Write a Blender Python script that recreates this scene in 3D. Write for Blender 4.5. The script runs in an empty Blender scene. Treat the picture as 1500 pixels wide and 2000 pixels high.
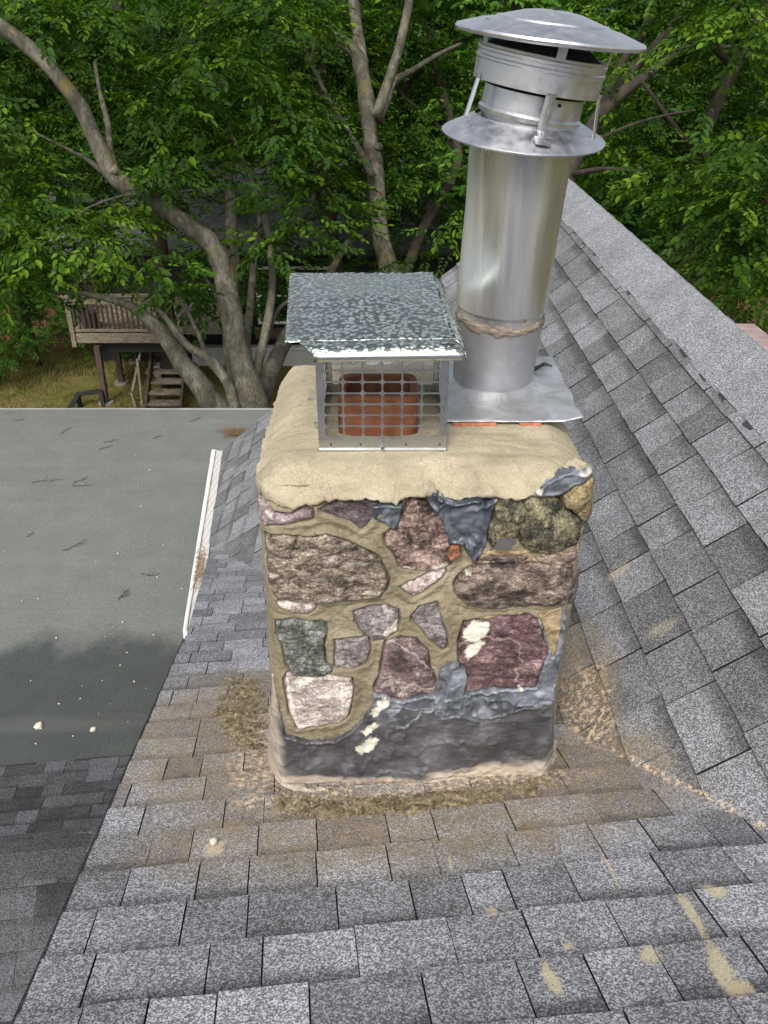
import bpy, math, random
import numpy as np
R = math.radians
# ------------------------------------------------------------------ camera, sky, sun, exposure
PITCH, FPX, CAMZ = 30.5, 1700.0, 8.0
sc = bpy.context.scene
cam_d = bpy.data.cameras.new("camera"); cam = bpy.data.objects.new("camera", cam_d)
sc.collection.objects.link(cam); sc.camera = cam
cam.location = (0, 0, CAMZ); cam.rotation_euler = (R(90 - PITCH), 0, 0)
cam_d.sensor_fit = 'VERTICAL'; cam_d.sensor_height = 36; cam_d.lens = 36 * FPX / 2000
cam_d.clip_start = .05; cam_d.clip_end = 500
W = bpy.data.worlds.new("World"); sc.world = W; W.use_nodes = True
nt = W.node_tree; nt.nodes.clear()
SUN_EL, SUN_ROT = 50, 195
sky = nt.nodes.new('ShaderNodeTexSky'); sky.sky_type = 'NISHITA'; sky.sun_disc = False
sky.sun_elevation = R(SUN_EL); sky.sun_rotation = R(SUN_ROT); sky.dust_density = 4; sky.ozone_density = 1
hs = nt.nodes.new('ShaderNodeHueSaturation'); hs.inputs['Saturation'].default_value = .38
bg = nt.nodes.new('ShaderNodeBackground'); bg.inputs[1].default_value = .15
wo = nt.nodes.new('ShaderNodeOutputWorld')
nt.links.new(sky.outputs[0], hs.inputs['Color']); nt.links.new(hs.outputs[0], bg.inputs[0]); nt.links.new(bg.outputs[0], wo.inputs[0])
sd = bpy.data.lights.new("sun", 'SUN'); sd.energy = 1.5; sd.angle = R(18); sd.color = (1, .96, .9)
so = bpy.data.objects.new("sun", sd); sc.collection.objects.link(so)
# sun_rotation turns clockwise from +Y seen from above
az = R(SUN_ROT); el = R(SUN_EL)
from mathutils import Vector
sv = Vector((math.sin(az) * math.cos(el), math.cos(az) * math.cos(el), math.sin(el)))
so.rotation_euler = sv.to_track_quat('Z', 'Y').to_euler()
sc.view_settings.view_transform = 'Standard'; sc.view_settings.look = 'None'
sc.view_settings.exposure = .42; sc.view_settings.gamma = 1
sc.render.engine = 'CYCLES'; sc.cycles.max_bounces = 6; sc.cycles.transparent_max_bounces = 4

# ------------------------------------------------------------------ view maths (pixel of the 1500x2000 photo -> ray)
SP, CP = math.sin(R(PITCH)), math.cos(R(PITCH))
CAM = np.array([0, 0, CAMZ], float)
def ray(x, y):
    u = (x - 750) / FPX; v = (1000 - y) / FPX
    return np.array([u, CP + SP * v, -SP + CP * v])
def onY(x, y, Y): r = ray(x, y); return CAM + r * (Y / r[1])
def onZ(x, y, Z): r = ray(x, y); return CAM + r * ((Z - CAMZ) / r[2])
def onN(x, y, n, k): r = ray(x, y); return CAM + r * ((k - n @ CAM) / (n @ r))
def atT(x, y, t): return CAM + ray(x, y) * t
def norm(v): v = np.asarray(v, float); return v / np.linalg.norm(v)

# ------------------------------------------------------------------ noise
def _h(ix, iy, iz, seed):
    h = (ix.astype(np.int64) * 374761393 + iy.astype(np.int64) * 668265263 + iz.astype(np.int64) * 2147483647 + seed * 974711) & 0xffffffff
    h = ((h ^ (h >> 13)) * 1274126177) & 0xffffffff
    h = ((h ^ (h >> 16)) * 2246822519) & 0xffffffff
    return ((h ^ (h >> 15)) & 0xffffff) / float(0xffffff)
def vnoise(x, y, z=0.0, seed=0):
    x, y, z = np.broadcast_arrays(np.asarray(x, float), np.asarray(y, float), np.asarray(z, float))
    ix, iy, iz = np.floor(x), np.floor(y), np.floor(z); fx, fy, fz = x - ix, y - iy, z - iz
    ix, iy, iz = ix.astype(int), iy.astype(int), iz.astype(int)
    fx, fy, fz = [t * t * (3 - 2 * t) for t in (fx, fy, fz)]
    def L(a, b, t): return a + (b - a) * t
    c = lambda i, j, k: _h(ix + i, iy + j, iz + k, seed)
    return L(L(L(c(0,0,0), c(1,0,0), fx), L(c(0,1,0), c(1,1,0), fx), fy), L(L(c(0,0,1), c(1,0,1), fx), L(c(0,1,1), c(1,1,1), fx), fy), fz)
def fbm(x, y, z=0.0, seed=0, o=4):
    a, s, t = 1.0, 0.0, 0.0
    for i in range(o):
        f = 2.0 ** i
        s = s + a * (vnoise(np.asarray(x) * f, np.asarray(y) * f, np.asarray(z) * f, seed + i * 17) - .5); t += a; a *= .5
    return s / t * 2
def sstep(e0, e1, x):
    t = np.clip((x - e0) / (e1 - e0), 0, 1); return t * t * (3 - 2 * t)

# ------------------------------------------------------------------ objects
WL = {}
def tag(o, label=None, cat=None, group=None, kind=None):
    for k, v in (('label', label), ('category', cat), ('group', group), ('kind', kind)):
        if v: o[k] = v
    return o
def thing(name, loc, label, cat, group=None, kind=None):
    o = bpy.data.objects.new(name, None); sc.collection.objects.link(o)
    o.location = tuple(loc); o.empty_display_size = .1; WL[o.name] = np.array(loc, float)
    return tag(o, label, cat, group, kind)
def mesh(name, V, F, mat, parent=None, smooth=True, attrs=None, origin=None):
    """V world coordinates; F list of index tuples or (n,4)/(n,3) array"""
    V = np.asarray(V, float)
    base = WL[parent.name] if parent else (np.asarray(origin, float) if origin is not None else V.mean(0) * [1, 1, 0] + [0, 0, V[:, 2].min()])
    me = bpy.data.meshes.new(name)
    Vl = (V - base).astype(np.float32)
    if isinstance(F, np.ndarray):
        n, k = F.shape
        me.vertices.add(len(Vl)); me.vertices.foreach_set('co', Vl.ravel())
        me.loops.add(n * k); me.loops.foreach_set('vertex_index', F.astype(np.int32).ravel())
        me.polygons.add(n); me.polygons.foreach_set('loop_start', np.arange(0, n * k, k, dtype=np.int32))
        me.polygons.foreach_set('loop_total', np.full(n, k, dtype=np.int32))
        me.update(calc_edges=True)
    else:
        me.from_pydata([tuple(v) for v in Vl.tolist()], [], [tuple(int(i) for i in f) for f in F])
    me.validate(clean_customdata=False)
    me.polygons.foreach_set('use_smooth', np.full(len(me.polygons), bool(smooth)))
    if attrs:
        for k, a in attrs.items():
            at = me.attributes.new(k, 'FLOAT', 'POINT'); at.data.foreach_set('value', np.asarray(a, np.float32))
    me.materials.append(mat)
    o = bpy.data.objects.new(name, me); sc.collection.objects.link(o)
    if parent: o.parent = parent; WL[o.name] = base
    else: o.location = tuple(base); WL[o.name] = base
    return o
class MB:
    """collects shapes into one mesh"""
    def __init__(s): s.V = []; s.F = []; s.n = 0
    def add(s, V, F):
        V = np.asarray(V, float); s.V.append(V); s.F += [tuple(int(i) + s.n for i in f) for f in F]; s.n += len(V); return s
    def box(s, a, b, M=None, bev=0.0):
        (x0, y0, z0), (x1, y1, z1) = a, b
        if bev > 0:
            e = bev; P = []; 
            for z, i in ((z0, e), (z0 + e, 0), (z1 - e, 0), (z1, e)):
                for (x, y) in ((x0, y0), (x1, y0), (x1, y1), (x0, y1)):
                    sx = 1 if x == x0 else -1; sy = 1 if y == y0 else -1
                    P += [(x + sx * (i + e), y + sy * i, z), (x + sx * i, y + sy * (i + e), z)]
                # order around the ring
                q = P[-8:]; P[-8:] = [q[1], q[0], q[2], q[3], q[5], q[4], q[6], q[7]]
            F = []
            for k in range(3):
                for j in range(8):
                    F.append((k*8+j, k*8+(j+1)%8, k*8+8+(j+1)%8, k*8+8+j))
            F.append(tuple(range(7, -1, -1))); F.append(tuple(range(24, 32)))
            P = np.array(P, float)
        else:
            P = np.array([(x, y, z) for z in (z0, z1) for (x, y) in ((x0, y0), (x1, y0), (x1, y1), (x0, y1))], float)
            F = [(3, 2, 1, 0), (4, 5, 6, 7), (0, 1, 5, 4), (1, 2, 6, 5), (2, 3, 7, 6), (3, 0, 4, 7)]
        if M is not None: P = M(P)
        return s.add(P, F)
    def beam(s, p, q, w, h, up=(0, 0, 1)):
        p = np.asarray(p, float); q = np.asarray(q, float); d = norm(q - p); x = norm(np.cross(d, up)); z = np.cross(x, d)
        P = [c + x * a * w / 2 + z * b * h / 2 for c in (p, q) for (a, b) in ((-1, -1), (1, -1), (1, 1), (-1, 1))]
        return s.add(P, [(3, 2, 1, 0), (4, 5, 6, 7), (0, 1, 5, 4), (1, 2, 6, 5), (2, 3, 7, 6), (3, 0, 4, 7)])
    def tube(s, pts, rad, n=10, cap=True, seed=None, rough=0.0):
        pts = np.asarray(pts, float); rad = np.broadcast_to(np.asarray(rad, float), (len(pts),))
        V = []; F = []
        d = np.gradient(pts, axis=0)
        x = None
        for i, p in enumerate(pts):
            t = norm(d[i])
            if x is None: x = norm(np.cross(t, (0.3, 1, 0.1) if abs(t[1]) < .9 else (1, 0, 0)))
            x = norm(x - t * (x @ t)); y = np.cross(t, x)
            a = np.arange(n) * 2 * math.pi / n
            r = rad[i] * (np.ones(n) if seed is None else 1 + rough * fbm(np.cos(a) * 1.3 + seed, np.sin(a) * 1.3, i * .35, seed=seed, o=3))
            V += [p + x * math.cos(a[j]) * r[j] + y * math.sin(a[j]) * r[j] for j in range(n)]
        for i in range(len(pts) - 1):
            for j in range(n):
                F.append((i*n+j, i*n+(j+1)%n, (i+1)*n+(j+1)%n, (i+1)*n+j))
        if cap:
            F.append(tuple(range(n - 1, -1, -1))); F.append(tuple(range((len(pts)-1)*n, len(pts)*n)))
        return s.add(V, F)
    def build(s, name, mat, parent=None, smooth=False, origin=None):
        return mesh(name, np.concatenate(s.V), s.F, mat, parent, smooth, origin=origin)
def spline(P, n):
    P = np.asarray(P, float); out = []
    Q = np.vstack([2*P[0]-P[1], P, 2*P[-1]-P[-2]])
    for i in range(1, len(Q) - 2):
        for k in range(n):
            t = k / n
            out.append(.5*((2*Q[i]) + (-Q[i-1]+Q[i+1])*t + (2*Q[i-1]-5*Q[i]+4*Q[i+1]-Q[i+2])*t*t + (-Q[i-1]+3*Q[i]-3*Q[i+1]+Q[i+2])*t**3))
    out.append(P[-1]); return np.array(out)

# ------------------------------------------------------------------ node material helper
class NM:
    def __init__(s, name, rough=.8, metal=0.0, spec=.5):
        s.m = bpy.data.materials.new(name); s.m.use_nodes = True; s.t = s.m.node_tree; s.b = s.t.nodes['Principled BSDF']
        s.b.inputs['Roughness'].default_value = rough; s.b.inputs['Metallic'].default_value = metal
        s.b.inputs['Specular IOR Level'].default_value = spec
        g = s.N('ShaderNodeNewGeometry'); s.P = g.outputs['Position']; s.Nrm = g.outputs['Normal']
    def N(s, t, **k):
        n = s.t.nodes.new(t)
        for a, v in k.items(): setattr(n, a, v)
        return n
    def L(s, a, b): s.t.links.new(a, b)
    def put(s, sock, v):
        if hasattr(v, 'is_output') or isinstance(v, bpy.types.NodeSocket): s.L(v, sock)
        else: sock.default_value = v if not isinstance(v, tuple) or len(v) != 3 or sock.type != 'RGBA' else (*v, 1)
    def math(s, op, a, b=0.0, clamp=False):
        n = s.N('ShaderNodeMath', operation=op); n.use_clamp = clamp
        s.put(n.inputs[0], a); s.put(n.inputs[1], b); return n.outputs[0]
    def vmath(s, op, a, b=None):
        n = s.N('ShaderNodeVectorMath', operation=op); s.put(n.inputs[0], a)
        if b is not None: s.put(n.inputs[1], b)
        return n.outputs['Value'] if op in ('LENGTH', 'DOT_PRODUCT', 'DISTANCE') else n.outputs[0]
    def noise(s, scale, detail=3, rough=.5, dist=0.0, vec=None, stretch=None, col=False):
        v = vec if vec is not None else s.P
        if stretch is not None: v = s.vmath('MULTIPLY', v, tuple(stretch))
        n = s.N('ShaderNodeTexNoise'); s.L(v, n.inputs['Vector']); n.inputs['Scale'].default_value = scale
        n.inputs['Detail'].default_value = detail; n.inputs['Roughness'].default_value = rough; n.inputs['Distortion'].default_value = dist
        return n.outputs['Color' if col else 'Fac']
    def voro(s, scale, feat='F1', out='Distance', vec=None, rnd=1.0):
        n = s.N('ShaderNodeTexVoronoi', feature=feat); s.L(vec if vec is not None else s.P, n.inputs['Vector']); n.inputs['Scale'].default_value = scale
        n.inputs['Randomness'].default_value = rnd; return n.outputs[out]
    def ramp(s, fac, stops, interp='LINEAR'):
        n = s.N('ShaderNodeValToRGB'); n.color_ramp.interpolation = interp; e = n.color_ramp.elements
        while len(e) < len(stops): e.new(.5)
        for el_, (p, c) in zip(e, stops): el_.position = p; el_.color = (*c, 1) if isinstance(c, tuple) else (c, c, c, 1)
        s.put(n.inputs[0], fac); return n.outputs[0]
    def step(s, fac, a, b):
        n = s.N('ShaderNodeMapRange', interpolation_type='SMOOTHSTEP'); s.put(n.inputs[0], fac); n.inputs[1].default_value = a; n.inputs[2].default_value = b; return n.outputs[0]
    def mix(s, fac, a, b, mode='MIX'):
        n = s.N('ShaderNodeMix', data_type='RGBA', blend_type=mode); s.put(n.inputs[0], fac); s.put(n.inputs[6], a); s.put(n.inputs[7], b); return n.outputs[2]
    def attr(s, name): return s.N('ShaderNodeAttribute', attribute_name=name).outputs['Fac']
    def bump(s, h, strength=.5, dist=.002):
        n = s.N('ShaderNodeBump'); n.inputs['Strength'].default_value = strength; n.inputs['Distance'].default_value = dist
        s.L(h, n.inputs['Height']); s.L(n.outputs[0], s.b.inputs['Normal'])
    def col(s, c): s.put(s.b.inputs['Base Color'], c); return s
    def rough(s, v): s.put(s.b.inputs['Roughness'], v); return s
def lin(r, g=None, b=None):
    if g is None: g = b = r
    return tuple(((c / 255) / 12.92 if c <= 10 else (((c / 255) + .055) / 1.055) ** 2.4) for c in (r, g, b))
def simple(name, c1, c2, scale=6, rough=.8, metal=0.0, stretch=None, bump=.3, bd=.003):
    m = NM(name, rough, metal); n = m.noise(scale, 5, .6, stretch=stretch); m.col(m.ramp(n, [(.3, c1), (.7, c2)])); m.bump(n, bump, bd); return m.m

# ================================================================== THE HOUSE ROOF
YF = 1.85
az_ = R(-6.5); SLN = math.tan(R(22.6))
gN = np.array([math.sin(az_), math.cos(az_)])
nN = np.array([gN[0] * SLN, gN[1] * SLN, 1.0]); BN = onY(800, 1520, YF); kN = nN @ BN
V1 = onN(1500, 1620, nN, kN); V2 = onN(500, 1110, nN, kN)
hd = ray(712, 1000 - FPX * math.tan(R(PITCH))); DM = norm(hd)
nM = np.cross(DM, V1 - V2); nM /= nM[2]; kM = nM @ V1
NM_ = norm(nM); SM = norm(np.cross(NM_, DM)); SM = SM if SM[2] < 0 else -SM     # downslope on main slope
NN_ = norm(nN); SN = norm([gN[0], gN[1], -SLN]); DN = norm(np.cross(NN_, SN)); DN = DN if DN[0] > 0 else -DN

def shingle_mat(name, base=1.0, dirt=True, cool=(1, 1, 1)):
    m = NM(name, .92, 0, .25)
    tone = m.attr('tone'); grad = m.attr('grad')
    sp = m.voro(300, out='Color'); spx = m.N('ShaderNodeSeparateColor'); m.L(sp, spx.inputs[0])
    g2 = m.noise(260, 2, .75); big = m.noise(7, 4, .6)
    grain = m.ramp(m.math('ADD', m.math('MULTIPLY', spx.outputs[0], .62), m.math('MULTIPLY', g2, .5)), [(.22, .38), (.48, .74), (.62, 1.12), (.80, 2.15)])
    v = m.math('ADD', m.math('MULTIPLY', tone, .40), m.math('MULTIPLY', m.math('SUBTRACT', big, .5), .32))
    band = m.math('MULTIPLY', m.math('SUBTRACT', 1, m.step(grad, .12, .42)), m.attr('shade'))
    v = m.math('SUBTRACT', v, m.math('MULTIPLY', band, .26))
    c = m.ramp(v, [(0, tuple(.075 * base * k for k in cool)), (.2, tuple(.155 * base * k for k in cool)), (.45, tuple(.29 * base * k for k in (cool[0] * .99, cool[1], cool[2] * 1.04)))])
    c = m.mix(1, c, grain, 'MULTIPLY'); c = m.mix(m.step(tone, -.2, -.6), c, (.018, .018, .019))
    m.b.inputs['Specular IOR Level'].default_value = .25
    if dirt: c = dirt_layer(m, c)
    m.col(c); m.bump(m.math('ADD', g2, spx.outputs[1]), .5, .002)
    return m.m
def ellipse(m, c, ax, ay, ra, rb, rc=.12, soft=.5, wob=.35, seedv=9.0):
    d = m.vmath('SUBTRACT', m.P, tuple(c)); az2 = np.cross(ax, ay)
    x = m.math('DIVIDE', m.vmath('DOT_PRODUCT', d, tuple(ax)), ra); y = m.math('DIVIDE', m.vmath('DOT_PRODUCT', d, tuple(ay)), rb)
    z = m.math('DIVIDE', m.vmath('DOT_PRODUCT', d, tuple(az2)), rc)
    r2 = m.math('ADD', m.math('ADD', m.math('MULTIPLY', x, x), m.math('MULTIPLY', y, y)), m.math('MULTIPLY', z, z))
    r2 = m.math('ADD', r2, m.math('MULTIPLY', m.math('SUBTRACT', m.noise(seedv, 4, .6), .5), wob * 4))
    return m.math('SUBTRACT', 1, m.step(r2, 1 - soft, 1 + soft))
def PN(x, y): return onN(x, y, nN, kN)
def PM(x, y): return onN(x, y, nM, kM)
def dirt_layer(m, c):
    # cement dust and wet sand washed round the chimney
    fine = m.noise(260, 2, .6); mid = m.noise(22, 5, .65)
    E1 = ellipse(m, PN(455, 1430), DN, SN, .36, .66, .12, .8, .5, 6)
    E2 = ellipse(m, PN(800, 1600), DN, SN, .70, .26, .12, .8, .45, 7)
    E3 = ellipse(m, PN(1150, 1500), DN, SN, .26, .26, .10, .8, .5, 8)
    E4 = ellipse(m, PM(1140, 1330), DM, SM, .30, .13, .10, .8, .5, 8)
    d1 = m.math('MAXIMUM', m.math('MAXIMUM', E1, E2), m.math('MAXIMUM', E3, E4))
    brown = m.mix(m.noise(30, 3, .6), lin(128, 110, 86), lin(168, 154, 130))
    fac = m.math('MULTIPLY', d1, m.step(m.math('ADD', mid, m.math('MULTIPLY', fine, .45)), .42, .98))
    c = m.mix(m.math('MULTIPLY', fac, .72, True), c, brown); c = m.mix(m.math('MULTIPLY', d1, .5), c, (1.0, .90, .76), 'MULTIPLY')
    # pale lime crust near the base
    C1 = ellipse(m, PN(800, 1545), DN, SN, .50, .09, .2, .5, .35, 12)
    C2 = ellipse(m, PN(505, 1470), DN, SN, .09, .36, .2, .7, .6, 12)
    C3 = ellipse(m, PM(1150, 1385), DM, SM, .20, .10, .1, .8, .8, 14)
    C4 = ellipse(m, PN(1330, 1535), norm(V1 - V2), NM_, .46, .2, .013, .8, .5, 22)
    cr = m.math('MULTIPLY', m.math('MAXIMUM', m.math('MAXIMUM', C1, C2), m.math('MAXIMUM', C3, C4)), m.step(m.math('ADD', m.noise(60, 4, .7), m.math('MULTIPLY', fine, .3)), .62, .78))
    c = m.mix(m.math('MULTIPLY', cr, .9), c, lin(222, 198, 168))
    # splashes of mortar
    spl = None
    dirv = norm(PN(1455, 1935) - PN(1330, 1740)); dper = np.cross(NN_, dirv)
    for (x, y, a, b, dv) in ((1078, 1922, .060, .018, 0), (1272, 1872, .040, .028, 0), (1415, 1905, .095, .028, 1), (1350, 1790, .12, .013, 1), (1395, 1748, .04, .03, 0),
                             (962, 1785, .026, .016, 0), (1110, 1852, .014, .018, 0), (418, 1660, .042, .036, 0), (1455, 1932, .025, .018, 1), (880, 1690, .06, .006, 1), (1190, 1700, .09, .007, 1)):
        aa, bb = (dirv, dper) if dv else (SN, DN)
        e = ellipse(m, PN(x, y), aa, bb, a * .85, b * .85, .05, .95, .8, 17)
        spl = e if spl is None else m.math('MAXIMUM', spl, e)
    e = ellipse(m, PM(1212, 1122), DM, SM, .03, .06, .08, .6, .5, 40); spl = m.math('MAXIMUM', spl, m.math('MULTIPLY', e, .7))
    e = ellipse(m, PM(1300, 1232), DM, SM, .03, .06, .08, .6, .5, 40); spl = m.math('MAXIMUM', spl, m.math('MULTIPLY', e, .6))
    spl = m.math('MULTIPLY', spl, m.step(m.math('ADD', m.math('ADD', m.math('MULTIPLY', fine, .5), m.math('MULTIPLY', m.noise(110, 4, .8), .7)), m.math('MULTIPLY', spl, .25)), .66, .80))
    return m.mix(m.math('MULTIPLY', spl, .72), c, lin(198, 184, 150))

def clip(poly, a0, b0, a1, b1):
    """keep the part left of a0->a1"""
    def sd(p): return (b0[0]-a0[0])*(p[1]-a0[1]) - (b0[1]-a0[1])*(p[0]-a0[0])
    out = []
    for i in range(len(poly)):
        p, q = poly[i], poly[(i+1) % len(poly)]; sp_, sq = sd(p), sd(q)
        if sp_ >= 0: out.append(p)
        if (sp_ >= 0) != (sq >= 0):
            t = sp_ / (sp_ - sq); out.append((p[0] + (q[0]-p[0])*t, p[1] + (q[1]-p[1])*t))
    return out
def ccw(P):
    a = sum(P[i][0]*P[(i+1)%len(P)][1] - P[(i+1)%len(P)][0]*P[i][1] for i in range(len(P)))
    return P if a > 0 else P[::-1]
def shingles(name, O, D, S, Nn, polys, e, wr, seed, parent, mat, wavy=0.0, gap=.0022, tone=(0.05, 1.0), lift=.0, b_off=0.0):
    V = []; F = []; TO = []; GR = []; SH = []
    for poly in polys:
        P = ccw([((p - O) @ D, (p - O) @ S) for p in poly])
        a_min, a_max = min(p[0] for p in P), max(p[0] for p in P); b_min, b_max = min(p[1] for p in P), max(p[1] for p in P)
        # dark underlay
        for k in range(math.floor((b_min - b_off) / e) - 1, math.ceil((b_max - b_off) / e) + 1):
            rg = random.Random(seed * 1000 + k); a = -14.0 - rg.random() * .3; hi = False
            btop, bbot = b_off + k * e, b_off + (k + 1) * e
            while a < a_max:
                w = rg.uniform(*wr); t = rg.uniform(*tone); cut = rg.random() < .93; sh = rg.random(); hi = not hi
                jb = [rg.uniform(-1, 1) * .0022 for _ in range(4)]
                a2 = a + w
                if a2 > a_min:
                    g = gap if cut else .0006
                    n = max(2, int(w / .05)); pts = [(a + g/2, btop - .004), (a2 - g/2, btop - .004)]
                    for i in range(n + 1):
                        u = 1 - i / n; pts.append((a + g/2 + (w - g) * u, bbot + jb[0]*u + jb[1]*(1-u) + math.sin(u * 5 + k) * .0012))
                    poly2 = ccw(pts)
                    for i in range(len(P)):
                        if len(poly2) < 3: break
                        poly2 = clip(poly2, P[i], P[(i+1) % len(P)], None, None)
                    if len(poly2) >= 3:
                        i0 = len(V); nn = len(poly2)
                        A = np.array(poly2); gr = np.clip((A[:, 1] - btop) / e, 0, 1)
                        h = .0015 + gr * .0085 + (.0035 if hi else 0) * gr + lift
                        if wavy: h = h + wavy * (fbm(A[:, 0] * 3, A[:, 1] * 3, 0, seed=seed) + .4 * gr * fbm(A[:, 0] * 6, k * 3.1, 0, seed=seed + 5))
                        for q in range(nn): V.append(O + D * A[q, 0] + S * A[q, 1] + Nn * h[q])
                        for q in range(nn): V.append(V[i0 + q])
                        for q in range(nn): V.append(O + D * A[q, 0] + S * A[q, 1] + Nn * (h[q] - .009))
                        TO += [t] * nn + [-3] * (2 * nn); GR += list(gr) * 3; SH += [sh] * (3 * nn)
                        F.append(tuple(range(i0, i0 + nn)))
                        for q in range(nn): F.append((i0 + 2*nn + q, i0 + 2*nn + (q+1) % nn, i0 + nn + (q+1) % nn, i0 + nn + q))
                a = a2
    V = np.array(V)
    # orient top faces to the normal
    F2 = []
    for f in F:
        F2.append(f)
    o = mesh(name, V, F2, mat, parent, False, dict(tone=TO, grad=GR, shade=SH))
    return o

house = thing('house', (0, 3.0, 0), 'house with grey asphalt shingle slopes meeting in a valley around the stone chimney', 'house')
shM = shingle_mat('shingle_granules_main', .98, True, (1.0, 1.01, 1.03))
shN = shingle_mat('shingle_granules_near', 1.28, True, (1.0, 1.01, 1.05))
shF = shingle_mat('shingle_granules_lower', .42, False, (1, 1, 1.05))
darkm = simple('dark_underlay', (.012, .012, .013), (.03, .03, .03), 20, .9)
far_top = PM(1107, 351); ridge_near = PM(1500, 699)
RD = norm(DM)
rp0 = far_top; rp1 = rp0 + DM * ((ridge_near - rp0) @ DM); rp2 = rp1 - DM * 2.6      # ridge from far to near, beyond the frame
eave_far = PM(438, 878); eave_near = PM(413, 1062)
eave_near = PM(408, 1085)
# near end of main slope: valley line extended
vdir = norm(V1 - V2)
vfar = PM(500, 1110)
def isect(p, d, q, g, D, S):
    A = np.array([[d @ D, -(g @ D)], [d @ S, -(g @ S)]]); b = np.array([(q - p) @ D, (q - p) @ S]); t = np.linalg.solve(A, b); return p + d * t[0]
v_eave = isect(vfar, vdir, eave_far, norm(eave_near - eave_far), DM, SM)
v_ridge = isect(vfar, vdir, rp0, DM, DM, SM)
M_poly = [far_top, eave_far, v_eave, v_ridge]
mp = M_poly
def slab(name, poly, n, mat, parent, th=.05, off=-.004):
    V = [p + n * off for p in poly] + [p + n * (off - th) for p in poly]; k = len(poly)
    F = [tuple(range(k)), tuple(range(2*k-1, k-1, -1))] + [(i, (i+1) % k, k + (i+1) % k, k + i) for i in range(k)]
    return mesh(name, np.array(V), F, mat, parent, False)
slab('roof_deck', M_poly, NM_, darkm, house, .12)
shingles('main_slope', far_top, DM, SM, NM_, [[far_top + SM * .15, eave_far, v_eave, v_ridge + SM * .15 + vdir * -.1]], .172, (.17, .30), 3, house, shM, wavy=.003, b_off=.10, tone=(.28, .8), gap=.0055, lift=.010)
# near slope
Nc = [PN(1500, 1620) + vdir * 1.5, PN(413, 1066), PN(365, 1240), PN(30, 2005)]
rk = norm(PN(30, 2005) - PN(365, 1240)); nl = PN(30, 2005) + rk * 5.5
nr = Nc[0] - SN * 5.0 + DN * .8
N1 = [Nc[0], Nc[1], Nc[2], nl, nr]
# split in two convex pieces along Nc[2] - Nc[0]
N_a = [Nc[0], Nc[1], Nc[2]]; N_b = [Nc[0], Nc[2], nl, nr]
slab('roof_deck', N_a, NN_, darkm, house, .10); slab('roof_deck', N_b, NN_, darkm, house, .10)
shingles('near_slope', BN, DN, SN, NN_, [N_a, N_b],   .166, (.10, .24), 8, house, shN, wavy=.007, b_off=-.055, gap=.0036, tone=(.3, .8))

# ridge caps
def ridge_caps():
    L = np.linalg.norm(rp2 - rp0); ex = .30; n = int(L / ex) + 1; rg = random.Random(4)
    wdt = .235; S2 = norm(np.array([-SM[0], -SM[1], SM[2]]))   # other side of the ridge
    V = []; F = []; TO = []; GR = []; SH = []
    for i in range(n):
        s0 = i * ex - .02; s1 = s0 + ex + .05; t = rg.uniform(.80, .90); j = rg.uniform(-.010, .010)
        i0 = len(V); prof = []
        for u in np.linspace(-1, 1, 13):
            # rounded fold
            dd = abs(u) * wdt + (j if u > 0 else 0); r = .06
            if dd < r: p = (S2 if u < 0 else SM) * dd * .8 + np.array([0, 0, 1]) * (-.004 - .5 * dd * dd / r * .3)
            else: p = (S2 if u < 0 else SM) * dd
            up = NM_ if u > .1 else (norm([-NM_[0], -NM_[1], NM_[2]]) if u < -.1 else np.array([0, 0, 1]))
            prof.append((p, up))
        for (sx, h) in ((s0, .026), (s1, .020)):
            for p, up in prof: V.append(rp0 - DM * sx + p + up * (h))
        for (sx, h) in ((s0, .008), (s1, .004)):
            for p, up in prof: V.append(rp0 - DM * sx + p + up * h)
        m_ = 13
        for k in range(12):
            F.append((i0+k, i0+k+1, i0+m_+k+1, i0+m_+k)); F.append((i0+2*m_+k, i0+2*m_+k+1, i0+k+1, i0+k))
        F.append((i0+m_-1, i0+2*m_-1, i0+4*m_-1, i0+3*m_-1)); F.append((i0, i0+m_, i0+3*m_, i0+2*m_))
        TO += [t] * 52; GR += [.9] * 52; SH += [0] * 52
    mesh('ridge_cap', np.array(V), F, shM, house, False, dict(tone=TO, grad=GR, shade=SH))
    # dark pieces painting the shadow gaps below the cap edge
    cg = simple('gap_shadow_dark', (.02, .02, .022), (.06, .06, .065), 300, .9)
    for i in range(n):
        mb = MB(); s0 = i * ex + .06
        a = rp0 - DM * (s0 + rg.uniform(-.05, .05)) + SM * (wdt - .02) + NM_ * .021
        wl = rg.uniform(.05, .11); ws_ = rg.uniform(.024, .038); P = [a, a - DM * wl, a - DM * wl + SM * ws_, a + SM * (ws_ - .004)]
        P += [q - NM_ * .006 for q in P]
        mb.add(P, [(0, 1, 2, 3), (4, 5, 6, 7), (0, 1, 5, 4), (1, 2, 6, 5), (2, 3, 7, 6), (3, 0, 4, 7)]); mb.build('ridge_gap_shadow', cg, house)
ridge_caps()
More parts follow.
